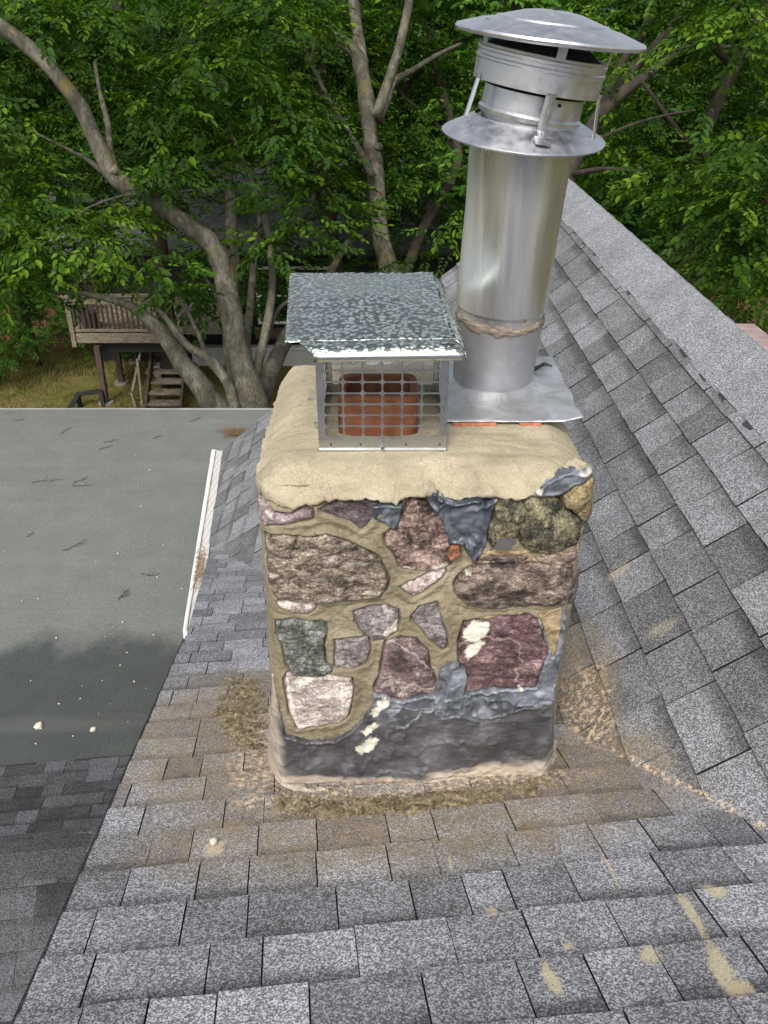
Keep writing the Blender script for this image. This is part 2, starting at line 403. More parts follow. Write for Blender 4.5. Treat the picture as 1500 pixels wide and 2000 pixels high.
# back slope beyond the ridge, walls, fascia
S2 = norm(np.array([-SM[0], -SM[1], SM[2]])); N2 = norm([-NM_[0], -NM_[1], NM_[2]])
slab('back_slope', [rp0, rp2, rp2 + S2 * 3.2, rp0 + S2 * 3.2], N2, shF, house, .10, off=.0)
siding = NM('white_siding', .6); w_ = siding.N('ShaderNodeTexWave', wave_type='BANDS', bands_direction='Z', wave_profile='SAW'); siding.L(siding.P, w_.inputs[0]); w_.inputs['Scale'].default_value = 1.6
siding.col(siding.mix(siding.noise(9, 4), (.62, .63, .62), (.74, .75, .73))); siding.bump(w_.outputs['Fac'], 1, .02); siding = siding.m
trim = simple('white_trim', (.66, .66, .64), (.8, .8, .77), 14, .5, bump=.1)
mb = MB(); bz = v_eave[2] - .16
xw = v_eave[0] + .35
mb.add([(xw, eave_far[1] - .4, 0), (xw, 1.0, 0), (xw, 1.0, bz), (xw, eave_far[1] - .4, bz), (xw + .2, eave_far[1] - .4, 0), (xw + .2, 1.0, 0), (xw + .2, 1.0, bz), (xw + .2, eave_far[1] - .4, bz)],
       [(0, 1, 2, 3), (7, 6, 5, 4), (0, 3, 7, 4), (1, 5, 6, 2), (3, 2, 6, 7)])
yb = eave_far[1] - .4
gx = rp0[0]; gz = rp0[2] - .2
mb.add([(xw + .2, yb, 0), (gx + 2.0, yb, 0), (gx + 2.0, yb, bz - .1), (gx, yb, gz), (xw + .2, yb, bz)], [(0, 1, 2, 3, 4)])
mb.add([(xw + .2, yb - .2, 0), (gx + 2.0, yb - .2, 0), (gx + 2.0, yb - .2, bz - .1), (gx, yb - .2, gz), (xw + .2, yb - .2, bz)], [(4, 3, 2, 1, 0)])
mb.build('wall', siding, house)
mb = MB(); mb.beam(far_top - NM_ * .08 + DM * .015, eave_far - NM_ * .08 + DM * .015, .02, .15, up=NM_); mb.build('rake_board', trim, house)
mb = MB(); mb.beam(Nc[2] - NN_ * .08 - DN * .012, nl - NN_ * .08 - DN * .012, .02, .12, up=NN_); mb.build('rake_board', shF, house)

# gutter with perforated guard, along the eave
def gutter():
    root = 'gutter'
    a0 = onZ(437, 878, eave_far[2] - .012); 
    e0 = PM(438, 879) - np.array([0, 0, .015]); o0 = onZ(413, 881, e0[2] - .015)
    e1 = onN(368, 1243, nM, kM); e1[2] -= .02; o1 = onZ(357, 1234, e1[2] - .012)
    e1 = onZ(380, 1236, e1[2])
    n = 40; t = np.linspace(0, 1, n)
    prof = [(0.0, 0.0), (.30, .004), (.62, -.002), (.66, .016), (.80, .020), (.97, .016), (1.0, 0.0), (1.02, -.05), (.95, -.10), (.10, -.11), (0, -.02)]
    V = []; 
    for i in range(n):
        e = e0 + (e1 - e0) * t[i]; o_ = o0 + (o1 - o0) * t[i]; w = o_ - e
        for (u, h) in prof: V.append(e + w * u + np.array([0, 0, h + .003 * math.sin(i * .9)]))
    k = len(prof); F = []
    for i in range(n - 1):
        for j in range(3, k - 1): F.append((i*k+j, (i+1)*k+j, (i+1)*k+j+1, i*k+j+1))
    F.append(tuple(range(3, k))); F.append(tuple((n-1)*k + j for j in range(k-1, 2, -1)))
    g = mesh('gutter', np.array(V), F, trim, house, False)
    gm = NM('perforated_guard', .5); 
    v = gm.voro(95, rnd=.15); hole = gm.math('SUBTRACT', 1, gm.step(v, .25, .42))
    gm.col(gm.mix(gm.math('MULTIPLY', hole, .75), (.66, .64, .61), (.2, .16, .13))); gm.bump(hole, -.6, .003)
    V = []
    for i in range(n):
        e = e0 + (e1 - e0) * t[i]; o_ = o0 + (o1 - o0) * t[i]; w = o_ - e
        for u in np.linspace(-.1, .68, 9):
            V.append(e + w * u + np.array([0, 0, .006 + .004 * math.cos(u * 60)]))
    F = [(i*9+j, (i+1)*9+j, (i+1)*9+j+1, i*9+j+1) for i in range(n-1) for j in range(8)]
    mesh('gutter_guard', np.array(V), F, gm.m, g, True)
    return e0, e1, o0, o1
ge0, ge1, go0, go1 = gutter()

# ================================================================== HEIGHT-FIELD LAYERS (stones, mortar, sealant on the chimney)
def seg_sd(px, py, poly):
    """signed distance, positive inside"""
    P = np.asarray(poly, float); best = np.full(px.shape, 1e9); inside = np.zeros(px.shape, bool)
    for i in range(len(P)):
        a, b = P[i], P[(i+1) % len(P)]; e = b - a; t = np.clip(((px-a[0])*e[0] + (py-a[1])*e[1]) / (e @ e + 1e-12), 0, 1)
        best = np.minimum(best, np.hypot(px - a[0] - t*e[0], py - a[1] - t*e[1]))
        c = ((a[1] > py) != (b[1] > py)) & (px < (b[0]-a[0]) * (py-a[1]) / (b[1]-a[1] + 1e-12) + a[0]); inside ^= c
    return np.where(inside, best, -best)
def field(name, frame, box, step, dfun, hfun, mat, parent, margin=.006, attrf=None):
    O, U, Wd, Nn = frame
    us = np.arange(box[0], box[1] + step, step); ws = np.arange(box[2], box[3] + step, step)
    X, Z = np.meshgrid(us, ws, indexing='ij')
    d = dfun(X, Z); h = hfun(X, Z, d)
    keep = d > -margin
    q = keep[:-1, :-1] & keep[1:, :-1] & keep[1:, 1:] & keep[:-1, 1:]
    idx = np.arange(X.size).reshape(X.shape)
    F = np.stack([idx[:-1, :-1][q], idx[1:, :-1][q], idx[1:, 1:][q], idx[:-1, 1:][q]], 1)
    used = np.unique(F); remap = np.full(X.size, -1); remap[used] = np.arange(len(used)); F = remap[F]
    V = O + U * X.ravel()[used][:, None] + Wd * Z.ravel()[used][:, None] + Nn * h.ravel()[used][:, None]
    at = {k: f(X, Z, d).ravel()[used] for k, f in attrf.items()} if attrf else None
    return mesh(name, V, F, mat, parent, True, at)
FR = (np.array([0, YF, 0.0]), np.array([1.0, 0, 0]), np.array([0, 0, 1.0]), np.array([0, -1.0, 0]))
def c4(pts):   # traced on the enlarged crop of the front face -> face coordinates
    out = []
    for (x, y) in pts:
        P = onY(480 + x / 2.083, 900 + y / 2.083, YF - .02); out.append((P[0], P[2]))
    return out
zt_, zb_ = onY(800, 960, YF)[2], onY(800, 1560, YF)[2] - .06
def XL(Z): return np.interp(Z, [zb_, zt_], [-.327, -.304])
def XR(Z): return np.interp(Z, [zb_, zt_], [.494, .499])
def corner(X, Z, r=.035):
    dl = np.clip(XL(Z) + r - X, 0, None); dr = np.clip(X - (XR(Z) - r), 0, None)
    return -(dl**2 + dr**2) / r * .9
chim = thing('stone_chimney', (.09, 2.22, onY(800, 1540, YF)[2]), 'fieldstone chimney with fresh tan mortar crown rising through the roof valley', 'chimney')
MORTAR = dict(c1=lin(128, 116, 86), c2=lin(172, 158, 122))
def mortar_mat(name, c1, c2, c3=None, sc_=9):
    m = NM(name, .88, 0, .3); n = m.noise(sc_, 6, .62, .4); st = m.noise(60, 4, .6, stretch=(1, 1, 3)); f = m.noise(420, 2, .6)
    c = m.ramp(n, [(.3, c1), (.62, c2)] + ([(.8, c3)] if c3 else []))
    c = m.mix(m.math('MULTIPLY', m.step(f, .35, .72), .25), c, c2, 'MULTIPLY'); c = m.mix(1, c, m.ramp(m.noise(180, 5, .85), [(.34, .74), (.5, 1.0), (.66, 1.18)]), 'MULTIPLY'); ck = m.math('ABSOLUTE', m.math('SUBTRACT', m.noise(11, 6, .6, 1.0), .5)); c = m.mix(m.math('MULTIPLY', m.math('SUBTRACT', 1, m.step(ck, .0, .006)), m.math('MULTIPLY', m.step(m.noise(5, 2), .5, .6), .7)), c, tuple(k * .3 for k in c1))
    c = m.mix(m.math('MULTIPLY', m.math('SUBTRACT', 1, m.step(st, .28, .42)), .45), c, c1)
    m.col(c); m.bump(m.math('ADD', m.math('MULTIPLY', f, .4), st), .55, .004); return m.m
mort = mortar_mat('fresh_mortar', lin(122, 113, 92), lin(156, 146, 122), lin(184, 174, 150))
crown_m = mortar_mat('crown_mortar', lin(154, 144, 121), lin(184, 174, 149), lin(206, 197, 174), 7)
old_m = mortar_mat('old_mortar', lin(120, 98, 70), lin(190, 172, 138), lin(216, 204, 176), 40)

# inner body
mb = MB(); z0 = zb_ - 1.4
mb.box((-.276, YF + .012, z0), (.466, 2.60, zt_ - .03)); body = mb.build('core', mort, chim)
# front mortar field
warp = lambda X, Z, a, s, sd_: (X + a * fbm(X * s, Z * s, 1.3, seed=sd_), Z + a * fbm(X * s, Z * s, 7.7, seed=sd_ + 50))
def stone_mat(name, cols, scale=14, speck=None, stretch=(1, 1, 1), bump=.8, veins=None, rough=.85, spk_amt=.55, hi=(.45, .6)):
    m = NM(name, rough, 0, .35)
    n = m.noise(scale, 8, .68, .6, stretch=stretch); n2 = m.noise(scale * 6, 5, .72, .3, stretch=stretch)
    gm2 = lambda c: tuple((k * .66 + .34 * (c[0] * .3 + c[1] * .55 + c[2] * .15)) for k in c)
    cols = [gm2(c) for c in cols]; v = m.math('ADD', m.math('MULTIPLY', n, .62), m.math('MULTIPLY', n2, .38))
    k = len(cols); c = m.ramp(v, [(.385 + .23 * i / (k - 1), cols[i]) for i in range(k)])
    if speck:
        s = m.noise(300, 3, .8); c = m.mix(1, c, m.ramp(m.noise(150, 4, .8, stretch=stretch), [(.34, .45), (.5, 1.0), (.66, 1.6)]), 'MULTIPLY'); c = m.mix(m.math('MULTIPLY', m.step(s, hi[0], hi[1] + .08), spk_amt), c, speck)
    pt = m.noise(19, 7, .7, .8, vec=m.vmath('ADD', m.P, (3.3, 1.7, 9.1))); c = m.mix(1, c, m.ramp(pt, [(.36, .42), (.48, .95), (.60, 1.35)]), 'MULTIPLY')
    if veins:
        vn = m.N('ShaderNodeTexWave', wave_type='BANDS', bands_direction='DIAGONAL'); m.L(m.P, vn.inputs[0]); vn.inputs['Scale'].default_value = 1.6; vn.inputs['Distortion'].default_value = 14; vn.inputs['Detail'].default_value = 4; vn.inputs['Detail Scale'].default_value = 3
        c = m.mix(m.math('MULTIPLY', m.step(vn.outputs['Fac'], .975, .998), .6), c, veins)
    w = m.attr('splash'); c = m.mix(m.math('MULTIPLY', w, .95), c, lin(228, 222, 206))
    m.col(c); m.bump(m.math('ADD', n2, m.math('MULTIPLY', m.noise(200, 4, .7, stretch=stretch), .6)), bump, .006); return m.m
SPL = [c4([(885, 700), (905, 670), (950, 655), (990, 665), (985, 700), (930, 735), (885, 735)]), c4([(890, 760), (950, 720), (975, 735), (930, 790), (900, 815)]),
       c4([(755, 430), (800, 415), (830, 425), (815, 445), (765, 452)]), c4([(75, 200), (100, 205), (105, 235), (88, 228)]), c4([(465, 1100), (520, 1060), (545, 1065), (515, 1100), (480, 1118)]),
       c4([(440, 1170), (500, 1120), (540, 1130), (520, 1170), (465, 1195)]), c4([(160, 880), (175, 875), (215, 1060), (190, 1030)]), c4([(505, 1020), (555, 960), (600, 975), (560, 1010), (520, 1045)]),
       c4([(1010, 165), (1060, 155), (1080, 175), (1030, 185)]), c4([(1175, 108), (1215, 110), (1205, 135), (1178, 128)]), c4([(1350, 50), (1425, 55), (1410, 72), (1360, 68)]), c4([(228, 885), (262, 880), (268, 896), (235, 898)]),
       c4([(640, 430), (760, 445), (690, 462), (630, 450)]), c4([(895, 445), (920, 448), (925, 462), (905, 460)]), c4([(1105, 905), (1125, 905), (1125, 928), (1108, 930)]), c4([(560, 700), (610, 650), (628, 650), (612, 705), (570, 728)])]
def splash(X, Z, d=None):
    a, b = warp(X, Z, .012, 55, 5); a, b = warp(a, b, .004, 200, 6); r = np.zeros(X.shape)
    for P in SPL:
        xs = [p[0] for p in P]; zs = [p[1] for p in P]
        if X.max() < min(xs) - .02 or X.min() > max(xs) + .02 or Z.max() < min(zs) - .02 or Z.min() > max(zs) + .02: continue
        r = np.maximum(r, sstep(-.0015, .0035, seg_sd(a, b, P)))
    return r
g = lin
M_ = dict(
 pink=stone_mat('pink_granite', [g(110, 80, 85), g(178, 150, 150), g(215, 190, 188)], 30, g(70, 50, 55)),
 purple=stone_mat('purple_schist', [g(70, 55, 62), g(120, 100, 105), g(160, 140, 140)], 16, g(60, 48, 54), (1, 1, 2.5), .7),
 beige=stone_mat('beige_gneiss', [g(52, 44, 38), g(125, 105, 84), g(180, 160, 132), g(218, 204, 186)], 26, g(70, 56, 46), (1, 1, 2.2), 1.0),
 rust=stone_mat('rusty_granite', [g(40, 34, 34), g(100, 78, 66), g(165, 130, 112), g(205, 170, 155)], 17, g(50, 38, 36), (1, 1, 1), 1.0),
 moss=stone_mat('mossy_boulder', [g(38, 38, 36), g(80, 76, 58), g(132, 122, 80), g(165, 150, 100)], 20, g(40, 40, 36), (1.3, 1, 1), .8),
 ochre=stone_mat('ochre_boulder', [g(60, 52, 36), g(130, 108, 58), g(178, 150, 84), g(150, 140, 110)], 18, g(56, 46, 34), (1, 1, 1), .7),
 brown=stone_mat('brown_slab', [g(48, 42, 38), g(100, 80, 68), g(150, 126, 106), g(188, 166, 146)], 11, g(60, 48, 42), (1, 1, 2.0), .8),
 pale=stone_mat('pale_pink_quartz', [g(150, 122, 112), g(205, 182, 170), g(232, 218, 206)], 26, g(150, 120, 108), (1, 1, 1), .7, spk_amt=.3),
 grey=stone_mat('green_grey_slate', [g(50, 52, 48), g(92, 94, 86), g(132, 134, 122), g(172, 174, 164)], 17, g(50, 52, 50), (1, 1, 1.3), .9),
 violet=stone_mat('violet_grey_quartzite', [g(90, 78, 80), g(146, 132, 130), g(186, 176, 172)], 24, g(110, 94, 94), (1, 1, 1.5), .8, veins=g(205, 198, 190)),
 maroon=stone_mat('maroon_sandstone', [g(62, 40, 44), g(96, 66, 70), g(122, 86, 86), g(170, 134, 130)], 12, g(70, 46, 50), (1, 1, 2), .5, veins=g(168, 146, 138), spk_amt=.35),
 plum=stone_mat('plum_stone', [g(76, 56, 58), g(118, 94, 94), g(140, 112, 104), g(182, 164, 156)], 15, g(74, 56, 58), (1, 1, 1.6), .8, veins=g(190, 180, 172)),
 dusty=stone_mat('dusty_pink_stone', [g(130, 112, 104), g(176, 158, 146), g(208, 192, 180), g(228, 218, 208)], 12, g(140, 118, 108), (1, 1, 2.4), .6, spk_amt=.3),
)
STONES = [  # outline, material, height, dome, roughness, label
 ([(40,185),(75,180),(112,212),(180,222),(235,195),(272,205),(276,245),(180,262),(95,265),(60,278),(36,250)], 'pink', .028, .014, .004, 'small pink granite stone'),
 ([(295,205),(350,185),(430,170),(520,172),(545,195),(520,240),(490,282),(465,292),(430,262),(350,230),(310,222)], 'purple', .014, .004, .002, 'thin purple stone'),
 ([(78,310),(120,305),(200,312),(250,318),(330,308),(420,335),(500,372),(545,400),(562,440),(580,480),(577,520),(545,558),(450,565),(330,577),(200,572),(120,560),(94,520),(82,420)], 'beige', .034, .008, .010, 'large rough beige stone'),
 ([(650,190),(685,160),(735,172),(785,215),(815,270),(838,330),(842,380),(832,430),(765,455),(680,450),(625,440),(600,380),(568,345),(562,305),(600,278),(625,250)], 'rust', .032, .014, .009, 'rusty speckled granite stone'),
 ([(985,262),(1020,195),(1130,155),(1150,215),(1118,290),(1095,350),(1010,364),(980,322)], 'moss', .030, .014, .007, 'dark mossy stone'),
 ([(1130,160),(1200,138),(1262,142),(1295,185),(1362,240),(1378,300),(1352,348),(1240,380),(1150,372),(1110,332),(1113,280),(1138,220)], 'moss', .050, .030, .007, 'bulging mossy boulder'),
 ([(1288,140),(1335,98),(1422,78),(1436,110),(1428,150),(1372,192),(1350,218),(1300,192),(1283,165)], 'ochre', .044, .018, .006, 'ochre green stone'),
 ([(1358,200),(1400,163),(1442,180),(1450,230),(1437,288),(1400,288),(1370,266),(1350,225)], 'ochre', .040, .026, .004, 'round ochre stone'),
 ([(848,512),(868,470),(908,440),(950,425),(1100,420),(1250,412),(1325,436),(1338,480),(1330,540),(1292,582),(1150,592),(1000,602),(930,592),(888,572),(853,542)], 'brown', .048, .024, .006, 'long brown rounded slab'),
 ([(930,405),(1000,376),(1200,385),(1352,362),(1362,400),(1330,440),(1200,425),(1000,425),(930,432)], 'brown', .030, .010, .008, 'brown stone ledge'),
 ([(128,582),(170,568),(232,566),(278,578),(288,604),(250,630),(190,627),(143,607)], 'pale', .030, .016, .004, 'small pale pink stone'),
 ([(626,520),(700,488),(762,453),(812,448),(816,466),(772,512),(700,558),(680,568),(645,538)], 'pale', .020, .008, .005, 'pale wedge stone'),
 ([(118,662),(180,648),(232,655),(322,662),(328,700),(317,760),(322,820),(353,852),(346,872),(270,888),(200,882),(163,842),(148,760),(122,722)], 'grey', .030, .010, .008, 'green grey stone'),
 ([(440,622),(500,600),(572,596),(622,613),(631,650),(612,702),(562,732),(515,742),(470,702),(442,662)], 'violet', .034, .018, .005, 'rounded pale grey stone'),
 ([(670,640),(710,598),(778,583),(792,640),(817,700),(821,767),(800,778),(750,737),(700,682),(673,662)], 'violet', .020, .006, .006, 'grey pink triangular stone'),
 ([(360,738),(420,733),(497,720),(508,760),(495,832),(430,853),(360,855),(363,800)], 'violet', .022, .006, .005, 'small square purple grey stone'),
 ([(568,742),(640,722),(692,724),(742,780),(753,850),(778,900),(772,948),(700,963),(620,980),(560,948),(522,952),(522,920),(543,880),(552,820)], 'plum', .028, .010, .006, 'plum coloured stone'),
 ([(878,690),(890,658),(1000,643),(1150,628),(1187,648),(1217,720),(1238,772),(1203,852),(1182,918),(1080,932),(1000,928),(888,948),(898,880),(868,820),(863,740)], 'maroon', .030, .008, .006, 'large maroon sandstone'),
 ([(153,900),(168,868),(240,888),(330,878),(432,888),(438,930),(427,992),(417,1042),(380,1068),(300,1082),(210,1093),(178,1042),(163,960)], 'dusty', .036, .014, .006, 'large pale pink stone'),
 ([(1322,495),(1380,498),(1383,560),(1352,625),(1318,605)], 'plum', .012, .006, .004, 'reddish stone on the corner'),
]
stone_polys = [c4(s[0]) for s in STONES]
def union_sd(X, Z):
    d = np.full(X.shape, -1e9)
    for P in stone_polys: d = np.maximum(d, seg_sd(X, Z, P))
    return d
def mortar_h(X, Z, d):
    a, b = warp(X, Z, .012, 9, 3); ds = union_sd(X, Z)
    h = .010 + .006 * fbm(a * 7, b * 7, seed=21) + .0028 * fbm(a * 26, b * 40, seed=22) + .0030 * fbm(X * 90, Z * 90, seed=23, o=3)
    h -= .010 * np.exp(-((ds + .0015) / .0024) ** 2) * sstep(.3, .6, vnoise(X * 30, Z * 30, 0, 77))
    h += .006 * sstep(-.03, -.006, ds) * (1 - sstep(-.006, .002, ds))
    return h - .010 * sstep(-.004, .004, ds) + corner(X, Z) - .024 * sstep(zt_ - .045, zt_ - .012, Z)
field('mortar', FR, (-.335, .505, zb_, zt_ + .01), .0024, lambda X, Z: np.minimum(X - XL(Z), XR(Z) - X), mortar_h, mort, chim)
rgs = random.Random(5)
for i, (pts, mk, hh, dome, rg_, lab) in enumerate(STONES):
    P = stone_polys[i]; xs = [p[0] for p in P]; zs = [p[1] for p in P]
    def df(X, Z, P=P, i=i):
        a, b = warp(X, Z, .0075, 42, 100 + i); return seg_sd(a, b, P)
    def hf(X, Z, d, hh=hh, dome=dome, rg_=rg_, i=i):
        r = (np.max(d) + 1e-6)
        n = fbm(X * 16, Z * 22, seed=200 + i, o=5) * rg_ + fbm(X * 60, Z * 110, seed=300 + i, o=4) * rg_ * .6
        fac = vnoise(X * 14 + fbm(X * 8, Z * 8, seed=i) * 2, Z * 14, 0, seed=i + 9)       # broken facets
        dome = dome * .7; return (hh - dome * 1.3) * sstep(-.004, .005, d) + dome * np.sqrt(np.clip(d / r, 0, 1)) + n * sstep(-.002, .008, d) + .007 * np.floor(fac * 4) / 4 - .006 + corner(X, Z, .03) * .7
    o = field('stone', FR, (min(xs) - .02, max(xs) + .02, min(zs) - .02, max(zs) + .02), .0027, df, hf, M_[mk], chim, .006, dict(splash=splash))
    o['label'] = lab
# sealant and flashing
seal = NM('blue_grey_sealant', .38, .0, .6)
n_ = seal.noise(14, 6, .6, 1.2); n2_ = seal.noise(90, 4, .7, .5, stretch=(1, 1, 3))
c_ = seal.ramp(n_, [(.36, lin(72, 76, 82)), (.5, lin(106, 110, 118)), (.64, lin(148, 152, 160))])
c_ = seal.mix(seal.math('MULTIPLY', seal.step(n2_, .62, .72), .5), c_, lin(200, 205, 208))
c_ = seal.mix(seal.attr('splash'), c_, lin(226, 220, 204)); seal.col(c_); seal.bump(n2_, .35, .003); seal = seal.m
seald = NM('dark_lead_flashing', .45, .0, .6)
n_ = seald.noise(9, 6, .6, .8); c_ = seald.ramp(n_, [(.36, lin(60, 60, 62)), (.5, lin(84, 83, 86)), (.64, lin(112, 112, 116))])
c_ = seald.mix(seald.math('MULTIPLY', seald.step(seald.noise(60, 5, .7, 1.5, stretch=(.5, 1, 3)), .60, .72), .55), c_, lin(170, 168, 164))
wv = seald.attr('lime'); c_ = seald.mix(wv, c_, seald.mix(seald.noise(50, 4, .7), lin(158, 144, 130), lin(220, 207, 190)))
c_ = seald.mix(seald.attr('splash'), c_, lin(228, 222, 206)); seald.col(c_); seald.bump(seald.noise(40, 5, .6, 1, stretch=(.4, 1, 2)), .5, .005); seald = seald.m
seal2 = NM('dark_sealant', .35, .0, .6)
n_ = seal2.noise(14, 6, .6, 1.2); c_ = seal2.ramp(n_, [(.36, lin(46, 49, 56)), (.5, lin(70, 75, 84)), (.66, lin(112, 118, 128))]); c_ = seal2.mix(seal2.attr('splash'), c_, lin(226, 220, 204)); seal2.col(c_); seal2.bump(seal2.noise(60, 4, .6), .3, .003); seal2 = seal2.m
def patch(name, polys, mat, h0, wr, seed, sea=.0035, fold=.006, label=None, rough_a=.007):
    Ps = [c4(p) for p in polys]
    xs = [q[0] for P in Ps for q in P]; zs = [q[1] for P in Ps for q in P]
    def df(X, Z):
        a, b = warp(X, Z, rough_a, 38, seed); d = np.full(X.shape, -1e9)
        for P in Ps: d = np.maximum(d, seg_sd(a, b, P))
        return d
    def hf(X, Z, d):
        a, b = warp(X, Z, .02, 12, seed + 7)
        r = 1 - np.abs(fbm(a * 13, b * 10, seed=seed + 1)) * 2
        return h0 * sstep(-.005, .003, d) + fold * np.clip(r, 0, 1) ** 3 + .003 * fbm(a * 30, b * 60, seed=seed + 2) + .004 * sstep(.0, .004, d) * (1 - sstep(.004, .012, d)) - .004 + corner(X, Z)
    at = dict(splash=splash, lime=lambda X, Z, d: limef(X, Z))
    o = field(name, FR, (min(xs) - .02, max(xs) + .02, min(zs) - .02, max(zs) + .02), .0028, df, hf, mat, chim, .005, at)
    if label: o['label'] = label
    return o
def limef(X, Z):
    zb = np.interp(X, [-.33, -.1, .2, .49], [onY(540, 1500, YF)[2], onY(690, 1520, YF)[2], onY(880, 1500, YF)[2], onY(1070, 1475, YF)[2]])
    n = fbm(X * 10, Z * 30, seed=61, o=5)
    r = 1 - sstep(-.012, .020, Z - zb + n * .035)
    le = (1 - sstep(.0, .030, X - XL(Z) - .004 + .022 * n)) * sstep(-1, 0, fbm(X * 50, Z * 50, seed=62)) * .8
    return np.clip(np.maximum(r, le), 0, 1)
patch('base_flashing', [[(108,900),(165,1120),(250,1142),(360,1142),(430,1100),(520,1000),(640,1000),(790,1008),(1000,1040),(1255,975),(1262,1420),(60,1420)]], seald, .024, 0, 31, fold=.007)
patch('sealant', [[(728,140),(760,122),(790,148),(850,165),(960,150),(978,178),(1022,168),(1002,220),(987,300),(962,372),(930,410),(900,372),(888,330),(830,330),(808,270),(778,215),(732,165)]], seal2, .022, 0, 41, fold=.016, label='dark grey sealant smear between stones')
patch('sealant', [[(1168,122),(1210,95),(1270,60),(1330,42),(1428,58),(1402,88),(1330,102),(1290,132),(1200,142),(1172,132)]], seal, .028, 0, 43, label='grey sealant strip under the crown corner')
patch('sealant', [[(515,190),(640,182),(628,250),(597,285),(568,262),(520,245)]], seal2, .018, 0, 45)
patch('sealant', [[(862,820),(897,845),(902,892),(885,948),(1000,930),(1080,933),(1180,918),(1205,850),(1236,772),(1215,715),(1188,645),(1200,640),(1232,740),(1250,800),(1272,740),(1288,600),(1312,640),(1296,760),(1282,860),(1255,985),(1150,998),(1105,1002),(1040,1064),(985,1074),(920,1052),(850,1042),(780,1060),(760,1010),(790,850)]], seal, .024, 0, 47, fold=.012, label='broad blue grey sealant skirt under the maroon stone')
patch('sealant', [[(520,948),(560,950),(620,978),(700,962),(775,948),(800,1000),(700,1042),(650,1088),(560,1082),(498,1062),(512,1000)]], seal, .022, 0, 49, fold=.010)
patch('old_mortar', [[(1190,632),(1290,590),(1285,680),(1262,795),(1240,800),(1215,712)]], old_m, .020, 0, 51)
patch('old_mortar', [[(868,600),(1000,602),(1150,592),(1300,585),(1290,620),(1150,632),(1000,646),(885,660),(870,640)]], old_m, .012, 0, 53)
patch('old_mortar', [[(935,370),(1100,372),(1340,345),(1370,360),(1362,390),(1320,440),(1340,500),(1310,590),(1295,575),(1320,480),(1280,420),(1100,415),(960,420)]], old_m, .018, 0, 55)
patch('brick_chip', [[(835,340),(870,333),(878,372),(830,402),(818,380)]], simple('orange_brick', lin(84, 62, 50), lin(170, 112, 80), 90, .9), .034, 0, 57)
mb = MB(); pc = [onY(480 + x/2.083, 900 + y/2.083, YF - .052) for (x, y) in ((1032, 316), (1104, 318), (1078, 360), (1004, 362))]
mb.add(pc + [p + np.array([0, .002, 0]) for p in pc], [(0, 1, 2, 3), (7, 6, 5, 4), (0, 4, 5, 1), (1, 5, 6, 2), (2, 6, 7, 3), (3, 7, 4, 0)]); mb.build('metal_tab', simple('grey_tab', (.13, .12, .12), (.17, .16, .16), 30, .4, .3), chim)
# side and back faces
for (O_, U_, N_, L_, sd_) in ((np.array([-.278, YF + .02, 0]), np.array([0, 1., 0]), np.array([-1., 0, 0]), .72, 71), (np.array([.468, YF + .02, 0]), np.array([0, 1., 0]), np.array([1., 0, 0]), .72, 73), (np.array([-.30, 2.60, 0]), np.array([1., 0, 0]), np.array([0, 1., 0]), .78, 75)):
    fr = (O_, U_, np.array([0, 0, 1.0]), N_); rr = random.Random(sd_)
    zl = zt_ - .04; keys = list(M_)
    field('mortar', fr, (0.005, L_ + .02, zb_, zt_), .008, lambda X, Z, L_=L_: np.minimum(X, L_ - X) + .02, lambda X, Z, d: .006 + .006 * fbm(X * 8, Z * 8, seed=sd_), mort, chim)
    while zl > zb_ - .02:
        hgt = rr.uniform(.12, .2); u = .035
        while u < L_ - .08:
            w = min(rr.uniform(.14, .34), L_ - .03 - u)
            P = [(u + rr.uniform(0, .02), zl - rr.uniform(0, .02)), (u + w/2, zl + rr.uniform(-.01, .012)), (u + w - rr.uniform(0.0, .02), zl - rr.uniform(0, .03)), (u + w, zl - hgt/2), (u + w - rr.uniform(0, .02), zl - hgt + .01), (u + w/2, zl - hgt - rr.uniform(-.01, .01)), (u + rr.uniform(0, .03), zl - hgt + rr.uniform(0, .02))]
            sdd = rr.randint(0, 9999)
            field('stone', fr, (u - .02, u + w + .02, zl - hgt - .02, zl + .02), .006, lambda X, Z, P=P, sdd=sdd: seg_sd(*warp(X, Z, .008, 30, sdd), P),
                  lambda X, Z, d, sdd=sdd: .026 * sstep(-.006, .012, d) + .008 * fbm(X * 18, Z * 22, seed=sdd) - .004, M_[rr.choice(keys)], chim, .006, dict(splash=lambda X, Z, d: X * 0))
            u += w + .02
        zl -= hgt + .025
